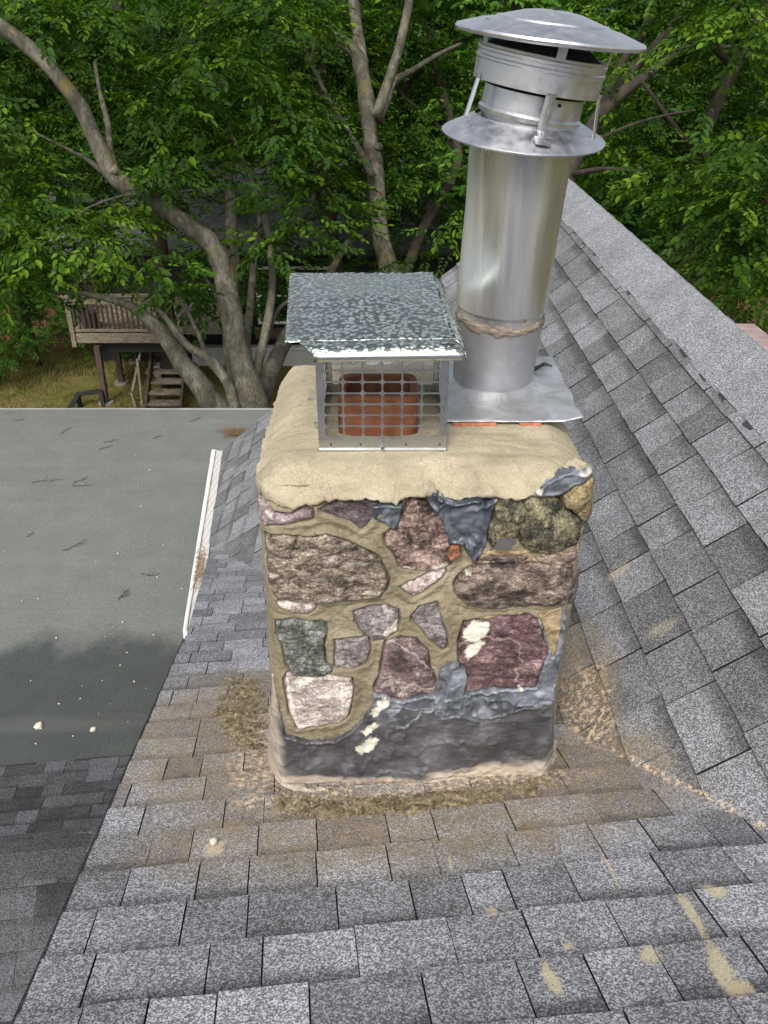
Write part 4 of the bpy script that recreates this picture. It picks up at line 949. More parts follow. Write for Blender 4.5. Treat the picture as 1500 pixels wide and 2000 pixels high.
def heap(name, regions, label, cnt, seed, hmax):
    rg = random.Random(seed); mb = MB()
    for (poly, n, rmin, rmax, lift) in regions:
        P2 = [(PN(x, y)) for x, y in poly]; xs = [p[0] for p in P2]; ys = [p[1] for p in P2]; pp = [(p[0], p[1]) for p in P2]
        # low mound
        X, Y = np.meshgrid(np.arange(min(xs) - .03, max(xs) + .03, .005), np.arange(min(ys) - .03, max(ys) + .03, .005), indexing='ij')
        a, b = warp(X, Y, .035, 14, seed); d = seg_sd(a, b, pp)
        zr = np.maximum((kN - nN[0]*X - nN[1]*Y), (kM - nM[0]*X - nM[1]*Y))
        h = lift * sstep(0, .05, d) * (.35 + .9 * (vnoise(X * 40, Y * 40, 0, seed))) + .012 * fbm(X * 30, Y * 30, seed=seed + 1, o=5) * sstep(-.01, .03, d) - .004 + .004 * sstep(0, .02, d)
        q = (d > -.01); qq = q[:-1, :-1] & q[1:, :-1] & q[1:, 1:] & q[:-1, 1:]; idx = np.arange(X.size).reshape(X.shape)
        F = np.stack([idx[:-1, :-1][qq], idx[1:, :-1][qq], idx[1:, 1:][qq], idx[:-1, 1:][qq]], 1)
        used = np.unique(F); rm = np.full(X.size, -1); rm[used] = np.arange(len(used)); V = np.stack([X.ravel()[used], Y.ravel()[used], (zr + h).ravel()[used]], 1)
        mb.add(V, rm[F].tolist())
        k = 0; tries = 0
        while k < n and tries < n * 6:
            tries += 1
            x = rg.uniform(min(xs) - .05, max(xs) + .05); y = rg.uniform(min(ys) - .06, max(ys) + .05); dd = float(seg_sd(np.array([x]), np.array([y]), pp)[0])
            if dd < -rg.random() ** 2 * .10: continue
            k += 1; r = rmin + (rmax - rmin) * rg.random() ** 3
            if dd < 0: r *= .6
            z = onroof((x, y)) + (lift * .6 * float(sstep(0, .05, dd)) if dd > 0 else 0) + r * .3 + .006
            v, f = blob(np.array([x, y, z]), r, rg); mb.add(v, f)
    o = mesh(name, np.concatenate(mb.V), mb.F, sandm, None, False)
    return tag(o, label, 'rubble', kind='stuff')
heap('mortar_rubble', [([(520,1538),(640,1556),(800,1548),(960,1536),(1078,1512),(1095,1530),(1040,1560),(930,1580),(800,1606),(640,1612),(525,1592)], 1700, .002, .0065, .017)], 'crumbly tan mortar spill along the front foot of the chimney', 0, 11, .02)
heap('mortar_rubble', [([(440,1320),(525,1330),(528,1500),(480,1490),(440,1440),(405,1400)], 1500, .002, .006, .014)], 'loose damp brown sand and mortar beside the left chimney corner', 0, 13, .02)
# lime crust lip round foot of chimney
crust = simple('lime_crust', lin(138, 128, 110), lin(208, 197, 176), 60, .95, bump=1.0, bd=.006)
mb = MB(); P = [onY(528, 1250, YF + .01)]; P = [PN(531, 1380), PN(534, 1460), PN(545, 1528), PN(620, 1548), PN(720, 1545), PN(860, 1530), PN(980, 1518), PN(1072, 1492), PN(1082, 1450)]
for q in P: pass
sp_ = spline([p + NN_ * .004 for p in P], 14); mb.tube(sp_, .009 + .009 * fbm(np.arange(len(sp_)) * .35, 0, seed=3), 12, seed=8, rough=.7)
cr = mb.build('mortar_fillet', crust, chim, True)

# ================================================================== LOWER FLAT ROOF
ZF = CAMZ - 4.32
ext = thing('flat_roof_extension', (-3, 5.5, ZF), 'low flat grey roll roofing extension below the house eave with a wet dark patch', 'roof')
fm = NM('grey_roll_roofing', .9, 0, .25)
g1 = fm.noise(180, 3, .75); g2 = fm.noise(3, 5, .6); gv = fm.voro(260, out='Color')
sx = fm.N('ShaderNodeSeparateXYZ'); fm.L(fm.P, sx.inputs[0])
yw = onZ(150, 1262, ZF)[1]
wetf = fm.math('SUBTRACT', 1, fm.step(fm.math('ADD', sx.outputs[1], fm.math('MULTIPLY', fm.math('SUBTRACT', fm.noise(1.8, 6, .62, stretch=(1, .5, 1)), .5), 1.1)), yw - .16, yw + .22))
dry = fm.mix(g2, lin(98, 100, 97), lin(122, 125, 121)); wetc = fm.mix(g2, lin(60, 63, 61), lin(78, 82, 79))
c_ = fm.mix(wetf, dry, wetc); c_ = fm.mix(1, c_, fm.ramp(g1, [(.3, .5), (.5, 1.0), (.68, 1.75)]), 'MULTIPLY'); sm_ = fm.math('ABSOLUTE', fm.math('SUBTRACT', fm.math('FRACT', fm.math('ADD', fm.math('MULTIPLY', sx.outputs[1], .95), fm.math('MULTIPLY', fm.noise(1.0, 2), .05))), .5)); c_ = fm.mix(fm.math('MULTIPLY', fm.math('SUBTRACT', 1, fm.step(sm_, .0, .010)), .18), c_, lin(70, 72, 70)); c_ = fm.mix(fm.math('MULTIPLY', fm.step(fm.noise(5, 6, .75), .58, .66), .22), c_, lin(84, 86, 78))
c_ = fm.mix(fm.math('MULTIPLY', fm.step(fm.noise(1.1, 3, .5, stretch=(.25, 3, 1)), .55, .7), .10), c_, lin(150, 152, 146)); fm.col(c_); fm.bump(g1, .4, .002); fm = fm.m
yfar = onZ(250, 799, ZF)[1]; ynr = onZ(100, 1492, ZF)[1]
V = []; nx, ny = 60, 60; x0, x1 = -9.0, 1.8
for j in range(ny + 1):
    for i in range(nx + 1):
        X = x0 + (x1 - x0) * i / nx; Y = ynr - .1 + (yfar - ynr + .1) * j / ny; V.append((X, Y, ZF + .008 * float(fbm(X * .9, Y * .9, seed=2))))
F = [(j*(nx+1)+i, j*(nx+1)+i+1, (j+1)*(nx+1)+i+1, (j+1)*(nx+1)+i) for j in range(ny) for i in range(nx)]
mesh('membrane', np.array(V), F, fm, ext, True)
mb = MB(); mb.box((x0, yfar - .01, ZF - .10), (x1, yfar + .015, ZF + .006)); mb.build('drip_edge', simple('grey_drip_edge', (.30, .30, .29), (.46, .46, .44), 3, .6), ext)
mb = MB(); mb.box((x0 + .1, ynr, 0), (x1, yfar - .12, ZF - .03)); mb.build('wall', siding, ext)
# little shingled hip at the near end: ridge then two slopes
zr = ZF + .20; Pr0 = onZ(0, 1672, zr); Pr1 = onZ(180, 1655, zr); rdv = norm(Pr1 - Pr0); rA = Pr0 - rdv * 7; rB = Pr0 + rdv * 3.0
foot = onZ(100, 1488, ZF + .004); yperp = norm(np.cross((0, 0, 1), rdv)); yperp = yperp if yperp[1] > 0 else -yperp
dl = (foot - Pr0) @ yperp; Sf = norm(yperp * dl - np.array([0, 0, zr - ZF - .004])); Lf = math.hypot(dl, zr - ZF)
Nf = norm(np.cross(rdv, Sf)); Nf = Nf if Nf[2] > 0 else -Nf
slab('roof_deck', [rA, rB, rB + Sf * Lf, rA + Sf * Lf], Nf, darkm, ext, .05)
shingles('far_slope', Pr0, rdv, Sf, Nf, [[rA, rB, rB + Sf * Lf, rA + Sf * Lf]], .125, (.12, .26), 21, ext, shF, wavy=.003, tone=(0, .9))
Sn = norm(-yperp * 1.0 - np.array([0, 0, math.tan(R(24))])); Nn2 = norm(np.cross(rdv, Sn)); Nn2 = Nn2 if Nn2[2] > 0 else -Nn2
slab('roof_deck', [rA, rB, rB + Sn * 6, rA + Sn * 6], Nn2, darkm, ext, .05)
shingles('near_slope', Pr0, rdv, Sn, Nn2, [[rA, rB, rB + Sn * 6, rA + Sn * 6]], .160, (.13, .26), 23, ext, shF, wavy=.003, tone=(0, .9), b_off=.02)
V = []; F = []; TO = []; rg = random.Random(3); a = -6.8; 
while a < 3.0:
    t = rg.uniform(.3, .6); i0 = len(V)
    for (s_, h) in ((a, .016), (a + .30, .010)):
        for (S_, N__, w) in ((Sf, Nf, .16), (Sf, Nf, .05), (None, None, 0), (Sn, Nn2, .05), (Sn, Nn2, .15)):
            V.append(Pr0 + rdv * s_ + (S_ * w + N__ * h if S_ is not None else np.array([0, 0, h]))); 
    for k in range(4): F.append((i0+k, i0+k+1, i0+5+k+1, i0+5+k))
    for (q0_, q1_) in ((4, 9), (0, 5)):
        i1 = len(V); V += [V[i0+q0_] - np.array([0, 0, .012]), V[i0+q1_] - np.array([0, 0, .012])]; F.append((i0+q0_, i0+q1_, i1+1, i1))
    TO += [t] * 14; a += .28
mesh('ridge_cap', np.array(V), F, shF, ext, False, dict(tone=TO, grad=[.9] * len(TO), shade=[0] * len(TO)))

# loose stones and twigs on the flat roof and shingles
pebm = simple('pale_mortar_pebble', lin(196, 184, 160), lin(232, 224, 208), 60, .9)
def pebble_at(P, r, lab, rg, grp):
    v, f = blob(np.array(P) + np.array([0, 0, r * .35]), r, rg)
    o = mesh('pebble', v, f, pebm, None, False, origin=P); return tag(o, lab, 'pebble', grp)
rg = random.Random(12)
pebble_at(onZ(76, 1420, ZF + .005), .034, 'largest pale mortar lump on the wet flat roof', rg, None)
pebble_at(onZ(182, 1426, ZF + .005), .022, 'second largest round white pebble on the wet flat roof, right of the largest lump', rg, None)
pebble_at(PN(418, 1655) + NN_ * .012, .014, 'cream mortar lump in a pale stain on the shingles left of the chimney foot', rg, None)
dots = [(10,788+27),(257,833),(322,840),(265,889),(292,919),(131,927),(96,939),(270,950),(275,989),(212,1000),(8,1077),(319,1065),(230,1082),(126,1079),(188,1096),(307,1128),(78,1142),(355,1150),(74,1170),(43,1175),(205,1243),(220,1225),(110,1247),(248,1275),(157,1365),(215,1375),(115,1375),(193,1394),(250,1410),(160,1340),(285,1345),(143,1438),(70,1453),(175,1500),(130,1505),(88,1502),(178,1485),(235,1300),(300,1240),(240,1216),(12,1105),(60,1330),(200,1330),(262,1332)]
proto = None; rg = random.Random(31)
for k, (x, y) in enumerate(dots):
    P = onZ(x, y, ZF + .008); 
    if proto is None:
        o = pebble_at(P, .008, 'tiny pale mortar crumb scattered on the flat grey roof', rg, 'mortar crumbs scattered over the flat roof'); proto = o
    else:
        o = proto.copy(); sc.collection.objects.link(o); o.location = tuple(P)
    s = rg.uniform(.5, 1.5); o.scale = (s, s * rg.uniform(.7, 1.3), s); o.rotation_euler = (0, 0, rg.uniform(0, 6))
twm = simple('dry_twig', lin(52, 44, 38), lin(92, 76, 62), 40, .9)
def twig(P, ang, L_, rg):
    mb = MB(); d = np.array([math.cos(ang), math.sin(ang), 0]); n = np.array([-d[1], d[0], 0]); pts = [P + d * L_ * t + n * L_ * .10 * math.sin(t * 4 + rg.random() * 3) + np.array([0, 0, .008]) for t in np.linspace(0, 1, 6)]
    mb.tube(pts, np.linspace(.0036, .0016, 6), 5)
    for t in (2, 3): 
        q = pts[t]; s = rg.choice((-1, 1)); mb.tube([q, q + (d * .5 + n * s) * L_ * .28 + np.array([0, 0, .01])], [.0025, .0012], 5)
    o = mb.build('twig', twm, None, False, origin=P); return tag(o, 'thin dark twig lying on the flat grey roof', 'twig', 'twigs lying on the flat roof')
for (x, y, a, l) in ((122, 848, 1.4, .34), (195, 880, .9, .28), (140, 950, .2, .34), (62, 945, .35, .5), (145, 945, 1.1, .3), (125, 1078, 1.0, .42), (275, 1124, .1, .26), (234, 1172, 1.2, .22), (372, 826, 1.1, .3), (30, 823, .6, .2), (300, 858, .8, .2), (205, 866, .8, .25), (55, 1050, 1.5, .15), (237, 1167, 1.4, .2)):
    twig(onZ(x, y, ZF + .004), a, l * .62, rg)
nm = simple('rust_brown_needles', lin(96, 74, 52), lin(146, 112, 80), 30, .9)
mb = MB(); rg = random.Random(8)
for k in range(420):
    c = onZ(462 + rg.gauss(0, 14), 843 + rg.gauss(0, 4.5), ZF + .015 + rg.random() * .03); a = rg.uniform(0, 6.3); L_ = rg.uniform(.03, .10); d = np.array([math.cos(a), math.sin(a), rg.uniform(-.15, .2)]) * L_
    w = np.array([-math.sin(a), math.cos(a), 0]) * .0035; mb.add([c - d/2 - w, c - d/2 + w, c + d/2], [(0, 1, 2)])
tag(mb.build('dry_needles', nm), 'small drift of rust brown dry needles on the flat roof near the shingles', 'leaf litter', kind='stuff')
lm = simple('tan_seed_husks', lin(110, 86, 62), lin(190, 166, 134), 60, .9)
mb = MB(); 
for k in range(480):
    t = min(1.0, max(0.0, rg.gauss(.73, .045))); u = rg.uniform(.1, .8) + rg.gauss(0, .06); e = ge0 + (ge1 - ge0) * t; o_ = go0 + (go1 - go0) * t; c = e + (o_ - e) * u + np.array([0, 0, .012 + .012 * rg.random()])
    a = rg.uniform(0, 6.3); d = np.array([math.cos(a), math.sin(a), rg.uniform(-.4, .4)]) * rg.uniform(.005, .012); w = np.array([-math.sin(a), math.cos(a), rg.uniform(-.4, .4)]) * .005; mb.add([c - d, c + w, c + d, c - w], [(0, 1, 2, 3)])
tag(mb.build('seed_litter', lm), 'clump of tan seed husks caught on the white gutter guard', 'leaf litter', kind='stuff')

# brown slab beyond the ridge at the right edge
bp_ = [onZ(x, y, CAMZ - 1.9) for x, y in ((1425, 632), (1472, 632), (1560, 700), (1560, 790), (1425, 700))]
mb = MB(); mb.add([p for p in bp_] + [p - np.array([0, 0, .12]) for p in bp_], [(0, 1, 2, 3, 4), (9, 8, 7, 6, 5)] + [(i, (i+1) % 5, 5 + (i+1) % 5, 5 + i) for i in range(5)])
sl_ = mb.build('side_porch_roof', simple('pinkish_brown_metal', lin(132, 112, 108), lin(172, 152, 146), 9, .55))
tag(sl_, 'corner of a flat pinkish brown roof showing past the ridge', 'roof')

exec_marker = None
# ================================================================== GROUND
gm_ = NM('dry_lawn', .95, 0, .2)
n1 = gm_.noise(1.3, 5, .65, .5); n2 = gm_.noise(14, 5, .7); n3 = gm_.noise(60, 3, .7)
c_ = gm_.ramp(gm_.math('ADD', gm_.math('MULTIPLY', n1, .65), gm_.math('MULTIPLY', n2, .35)), [(.34, lin(78, 86, 36)), (.48, lin(108, 106, 54)), (.60, lin(142, 122, 80)), (.7, lin(122, 94, 66))])
sy = gm_.N('ShaderNodeSeparateXYZ'); gm_.L(gm_.P, sy.inputs[0]); ybed = onZ(60, 690, 0)[1]
bed = gm_.step(gm_.math('ADD', sy.outputs[1], gm_.math('MULTIPLY', gm_.math('SUBTRACT', n1, .5), 2.4)), ybed - .5, ybed + .4)
bed = gm_.math('MULTIPLY', bed, gm_.math('SUBTRACT', 1, gm_.step(sy.outputs[1], ybed + 4, ybed + 7)))
c_ = gm_.mix(gm_.step(sy.outputs[1], ybed + 4, ybed + 8), c_, gm_.mix(n2, lin(30, 50, 16), lin(60, 90, 30)))
c_ = gm_.mix(bed, c_, gm_.mix(n2, lin(82, 52, 38), lin(132, 96, 74))); c_ = gm_.mix(1, c_, gm_.ramp(n3, [(.3, .6), (.7, 1.4)]), 'MULTIPLY'); gm_.col(c_); gm_.bump(n2, 1, .05); gm_ = gm_.m
n = 60; xs = np.linspace(-120, 120, n + 1); ys = np.concatenate([np.linspace(-30, 40, 30), np.linspace(44, 200, n + 1 - 30)])
V = [(x, y, .0 + .05 * float(fbm(x * .2, y * .2, seed=1)) + (0.02 * max(0, y - 40))) for y in ys for x in xs]
F = [(j*(n+1)+i, j*(n+1)+i+1, (j+1)*(n+1)+i+1, (j+1)*(n+1)+i) for j in range(n) for i in range(n)]
tag(mesh('ground', np.array(V), F, gm_, None, True, origin=(0, 0, 0)), 'dry patchy lawn with a bed of brown leaves', 'ground', kind='structure')
# grass blades on the visible lawn
rg = np.random.default_rng(5); NB = 26000
c0 = onZ(-60, 640, 0); c1 = onZ(330, 800, 0)
px_ = rg.uniform(-60, 340, NB); py_ = rg.uniform(668, 800, NB)
u = (px_ - 750) / FPX; v = (1000 - py_) / FPX; dy = CP + SP * v; dz = -SP + CP * v; tt = -CAMZ / dz
B = np.stack([u * tt, dy * tt, 0 * tt], 1); keep = (B[:, 1] < ybed + .3 + .8 * rg.random(NB)) & (vnoise(B[:, 0] * 1.5, B[:, 1] * 1.5, 0, 3) > .25); B = B[keep]; k = len(B)
aa = rg.uniform(0, 6.28, k); hh = rg.uniform(.03, .09, k); w = .012
D_ = np.stack([np.cos(aa), np.sin(aa), 0 * aa], 1); T = B + np.stack([np.cos(aa * 3) * .03, np.sin(aa * 3) * .03, hh], 1)
V = np.concatenate([B - D_ * w, B + D_ * w, T]); F = np.stack([np.arange(k), np.arange(k) + k, np.arange(k) + 2 * k], 1)
tag(mesh('grass', V, F, simple('grass_blades', lin(82, 92, 34), lin(146, 132, 74), 3, .9), None, False, origin=(0, 0, 0)), 'short dry lawn grass behind the flat roof', 'grass', kind='stuff')

# ================================================================== DECK, STAIRS, YARD THINGS
wood = NM('weathered_deck_wood', .9, 0, .2); w1 = wood.noise(5, 6, .65, .3, stretch=(1, 1, 8)); w2 = wood.noise(40, 4, .7)
wood.col(wood.ramp(wood.math('ADD', wood.math('MULTIPLY', w1, .6), wood.math('MULTIPLY', w2, .4)), [(.36, lin(84, 76, 64)), (.5, lin(128, 118, 102)), (.64, lin(168, 158, 140))])); wood.bump(w1, .4, .01); wood = wood.m
postw = simple('brown_post_wood', lin(58, 46, 40), lin(104, 86, 76), 5, .9, stretch=(5, 5, .6))
rail_m = simple('brown_baluster_wood', lin(60, 44, 36), lin(98, 76, 62), 9, .9)
def G(x, y, z=0.0): return onZ(x, y, z)
YD = G(208, 788)[1]
zd = onY(160, 650, YD)[2]      # deck floor at front
deck = thing('wooden_deck', (onY(200, 640, YD)[0], YD, 0), 'weathered raised wooden deck with baluster railing at the edge of the lawn', 'deck')
xl = onY(140, 640, YD)[0]; xr = onY(345, 655, YD)[0]; ydb = YD + 3.4
mb = MB(); 
nb = 24
for i in range(nb):
    a = xl + (xr + 1.2 - xl) * i / nb; mb.box((a, YD, zd - .03), (a + (xr + 1.2 - xl) / nb - .01, ydb, zd))
mb.build('deck_boards', wood, deck)
mb = MB(); mb.box((xl, YD - .05, zd - .22), (xr, YD - .002, zd - .004), bev=.006); mb.build('rim_board', wood, deck)
mb = MB(); mb.box((xl - .05, YD, zd - .28), (xl - .002, ydb, zd - .004)); mb.build('rim_board', wood, deck)
mb = MB(); mb.box((xl + .45, YD + .15, zd - .5), (xr, YD + .3, zd - .285)); mb.build('beam', darkm, deck)
conc = simple('concrete_footing', lin(120, 114, 104), lin(160, 154, 142), 20, .9)
for (tx, ty, bx, by) in ((188, 655, 208, 790), (226, 655, 238, 750), (259, 655, 265, 708)):
    b_ = G(bx, by); t_ = onY(tx, ty, b_[1]); mb = MB(); b_[2] = .05; t_ = np.array([b_[0] + (t_[0] - b_[0]) * .35, b_[1], zd - .285])
    mb.beam(b_, t_, .12, .12, up=(0, 1, 0)); p_ = mb.build('post', postw, deck); mb = MB(); mb.tube([b_ * [1, 1, 0] - [0, 0, .05], b_ * [1, 1, 0] + [0, 0, .07]], [.2, .17], 14); mb.build('footing', conc, p_)
zr_ = onY(130, 578, YD)[2]
for (xa) in (xl + .02, xl + 2.4):
    mb = MB(); mb.box((xa - .05, YD - .09, zd - .30), (xa + .05, YD - .052, zr_ + .0), bev=.004); mb.build('railing_post', wood, deck)
mb = MB(); mb.box((xl - .08, YD - .1, zr_ + .002), (xr, YD + .04, zr_ + .04)); mb.box((xl - .03, YD - .05, zr_ - .17), (xr, YD - .01, zr_ - .002)); mb.build('top_rail', wood, deck)
mb = MB(); mb.box((xl - .08, YD + .05, zr_ + .002), (xl + .05, ydb, zr_ + .04)); mb.build('top_rail', wood, deck)
mb = MB(); mb.box((xl, YD - .05, zd + .04), (xr, YD - .01, zd + .10)); mb.build('bottom_rail', wood, deck)
nbal = 20
for i in range(nbal):
    a = xl + .2 + (xr - xl - .25) * i / (nbal - 1); mb = MB(); mb.box((a - .018, YD - .048, zd + .102), (a + .018, YD - .012, zr_ - .172)); mb.build('baluster', rail_m, deck)
for i in range(12):
    a = YD + .25 + 3.0 * i / 11; mb = MB(); mb.box((xl - .01, a - .018, zd + .05), (xl + .026, a + .018, zr_ - .0)); mb.build('baluster', rail_m, deck)
# stairs
st = thing('wooden_staircase', (G(315, 795)[0], YD - .6, 0), 'open wooden stairs with thin handrail going up to the deck', 'stairs')
steps = [(284, 353, 790), (286, 352, 768), (289, 354, 747), (283, 352, 727), (288, 348, 708), (291, 340, 690), (292, 330, 672)]
n = 8
ys0 = G(315, 800)[1] - .1
for i, (xa, xb, y) in enumerate(steps):
    Y = ys0 + i * .26; z = .10 + i * (zd - .1) / 8; a = onY(xa, y, Y); b = onY(xb, y, Y)
    z = a[2]; mb = MB(); mb.box((a[0], Y, z - .05), (b[0], Y + .28, z), bev=.004); mb.build('tread', wood, st)
    if i == 0: s0 = (a.copy(), b.copy())
    s1 = (a.copy(), b.copy())
for q in (0, 1):
    mb = MB(); mb.beam(s0[q] + [0, 0, -.1], s1[q] + np.array([0, .3, 0.05]), .05, .22, up=(1, 0, 0)) if False else mb.beam(s0[q] + np.array([.0, 0, -.12]), np.array([s0[q][0], s1[q][1] + .3, zd - .1]), .05, .2); mb.build('stringer', postw, st)
for (p0, p1, p2) in (((281, 655), (258, 765), None), ((268, 700), (278, 792), None), ((257, 768), (266, 797), None)):
    Ya = ys0 + .1; a = onY(*p0, Ya + (.9 if p0[1] < 680 else .4)); b = onY(*p1, Ya); mb = MB(); mb.beam(a, b, .05, .05, up=(0, 1, 0)); mb.build('handrail', wood, st)
# planter pot
pp_ = onY(175, 626, YD + .25); pp_[2] = zd
pot = thing('planter_pot', pp_, 'dark grey planter bucket on the deck behind the balusters', 'planter')
potm = simple('dark_pot', lin(50, 54, 56), lin(80, 86, 88), 6, .6)
lathe('bucket', pp_, (0, 0, 1), [(.001, .002), (.15, .002), (.20, .36), (.215, .36), (.215, .40), (.19, .40), (.18, .34), (.001, .33)], potm, pot, 28)
mb = MB(); mb.tube([pp_ + np.array([.19, 0, .38]), pp_ + np.array([.24, 0, .5]), pp_ + np.array([.18, .02, .55])], .012, 6); mb.build('handle', potm, pot)
# dark low frame
Y_ = G(180, 796)[1]
fr0 = thing('timber_frame', G(180, 796), 'low black timber frame standing on the lawn by the flat roof edge', 'frame'); dk = simple('charred_wood', lin(30, 32, 32), lin(56, 58, 56), 9, .85)
for (p, q, Ya, Yb_) in (((152, 772), (135, 800), 0, -.5), ((152, 770), (158, 800), 0, 0), ((150, 770), (198, 764), 0, .1), ((196, 762), (204, 800), .1, 0)):
    mb = MB(); mb.beam(onY(*p, Y_ + Ya), onY(*q, Y_ + Yb_), .09, .09, up=(0, 1, 0)); mb.build('beam', dk, fr0)
# storage under stairs
def crate(x0, x1, ytop, ybot, Y, dep, mat, nm_, lab, cat, lidm=None):
    a = onY(x0, ybot, Y); b = onY(x1, ytop, Y); o = thing(nm_, (a[0], Y, max(0, a[2])), lab, cat); mb = MB(); h = b[2] - a[2]; a[2] = max(a[2], 0.0)
    mb.box((a[0], Y, a[2]), (b[0], Y + dep, b[2] - h * .12), bev=.012); mb.build('body', mat, o)
    mb = MB(); mb.box((a[0] - .015, Y - .015, b[2] - h * .12 + .002), (b[0] + .015, Y + dep + .015, b[2]), bev=.008); mb.build('cover', lidm or mat, o)
wp = simple('white_plastic', (.5, .5, .5), (.66, .66, .66), 5, .5); tp = simple('teal_plastic', lin(30, 70, 74), lin(44, 92, 96), 5, .5); bp2 = simple('blue_plastic', lin(20, 22, 120), lin(30, 34, 160), 5, .5)
Yc = YD + 1.6
crate(356, 380, 762, 785, Yc, .4, wp, 'storage_box', 'white plastic storage box right of the stair foot', 'box')
crate(355, 370, 746, 761, Yc + .3, .4, tp, 'storage_bin', 'teal plastic bin above the white box beside the stairs', 'bin', wp)
crate(334, 349, 716, 727, Yc + .5, .3, bp2, 'storage_tub', 'bright blue plastic tub seen through the upper stair treads', 'tub')
crate(285, 302, 754, 774, Yc, .35, tp, 'bucket_stack', 'green teal buckets under the stairs', 'bucket', tp)
def sack(x, y, r, lab, seed):
    P = onY(x, y, Yc); P[2] = max(P[2], r * .8); rg = random.Random(seed); th = np.linspace(0, math.pi, 12); ph = np.linspace(0, 2*math.pi, 20, endpoint=False)
    V = [P + r * (1 + .25 * float(fbm(math.cos(b)*2 + seed, math.sin(b)*2, a * 2, seed=seed))) * np.array([math.sin(a)*math.cos(b) * .9, math.sin(a)*math.sin(b) * .8, math.cos(a)]) for a in th for b in ph]
    F = [(i*20+j, i*20+(j+1) % 20, (i+1)*20+(j+1) % 20, (i+1)*20+j) for i in range(11) for j in range(20)]
    o = mesh('plastic_sack', np.array(V), F, wp, None, True); tag(o, lab, 'sack')
sack(315, 742, .19, 'crumpled white plastic sack behind the middle stair tread', 3); sack(332, 762, .16, 'white plastic sack behind the lower stair tread', 5)

# neighbour house
YH = G(400, 745)[1] + 1.0
nb_ = thing('neighbour_house', (0, YH + 3, 0), 'neighbouring house in shade with dark grey shingle roof, dark windows and pale siding skirt', 'house')
zsk = onY(450, 682, YH)[2]; zev = onY(450, 488, YH - .5)[2]
xh0 = onY(378, 700, YH)[0]; xh1 = xh0 + 6.5
mb = MB(); mb.box((xh0, YH, 0), (xh1, YH + .2, zsk)); mb.build('siding_skirt', siding, nb_)
mb = MB(); mb.box((xh0 - .08, YH - .04, zsk + .002), (xh1, YH + .2, zsk + .05)); mb.build('sill', trim, nb_)
mb = MB(); mb.box((xh0 - .02, YH - .03, 0), (xh0 + .14, YH - .002, zsk)); mb.box((xh0 + .5, YH - .03, 0), (xh0 + .6, YH - .002, zsk)); mb.build('corner_board', trim, nb_)
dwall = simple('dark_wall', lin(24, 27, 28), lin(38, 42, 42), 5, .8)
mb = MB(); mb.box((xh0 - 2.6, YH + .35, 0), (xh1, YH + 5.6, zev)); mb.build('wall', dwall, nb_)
gl = NM('dark_window_glass', .05, 0, .5).col((.01, .012, .012)).m
for (xa, xb, ya, yb_) in ((505, 565, 520, 632), (400, 436, 560, 640), (575, 660, 520, 632)):
    A = onY(xa, yb_, YH + .34); B_ = onY(xb, ya, YH + .34); mb = MB()
    w = .07
    for (p, q) in (((A[0], A[2]), (B_[0], A[2] + w)), ((A[0], B_[2] - w), (B_[0], B_[2])), ((A[0], A[2] + w), (A[0] + w, B_[2] - w)), ((B_[0] - w, A[2] + w), (B_[0], B_[2] - w)), ((A[0] + w, (A[2] + B_[2]) / 2 - .02), (B_[0] - w, (A[2] + B_[2]) / 2 + .02))):
        mb.box((p[0], YH + .30, p[1]), (q[0], YH + .345, q[1]))
    f = mb.build('window', trim, nb_); mb = MB(); mb.box((A[0] + w, YH + .325, A[2] + w), (B_[0] - w, YH + .335, B_[2] - w)); mb.build('pane', gl, f)
mb = MB(); a = onY(500, 645, YH + .1); mb.box((a[0], YH - .02, a[2] - .18), (a[0] + 2.2, YH + .3, a[2])); mb.build('window_box', simple('brown_board', lin(76, 58, 44), lin(110, 90, 72), 6, .9), nb_)
nroof = NM('old_shingle_roof', .95, 0, .2); br = nroof.N('ShaderNodeTexBrick'); nroof.L(nroof.vmath('MULTIPLY', nroof.P, (1, 1, 2)), br.inputs[0]); br.inputs['Scale'].default_value = 3.4; br.inputs['Mortar Size'].default_value = .012
br.inputs['Color1'].default_value = (.07, .07, .072, 1); br.inputs['Color2'].default_value = (.125, .125, .125, 1); br.inputs['Mortar'].default_value = (.02, .02, .02, 1)
nroof.col(nroof.mix(1, br.outputs[0], nroof.ramp(nroof.noise(30, 4, .7), [(.3, .5), (.7, 1.7)]), 'MULTIPLY')); nroof.bump(nroof.noise(30, 4), .5, .02); nroof = nroof.m
e0 = np.array([xh0 - 3.4, YH - .5, zev]); e1 = np.array([xh1, YH - .5, zev]); up_ = norm([0, 1, math.tan(R(24))])
nr_ = norm(np.cross(e1 - e0, up_)); slab('roof', [e0, e1, e1 + up_ * 3.6, e0 + up_ * 3.6], nr_, nroof, nb_, .15)
upb = norm([0, 1, -math.tan(R(24))]); q0 = e0 + up_ * 3.6; q1 = e1 + up_ * 3.6
slab('roof', [q0, q1, q1 + upb * 3.6, q0 + upb * 3.6], norm(np.cross(e1 - e0, upb)), nroof, nb_, .15)

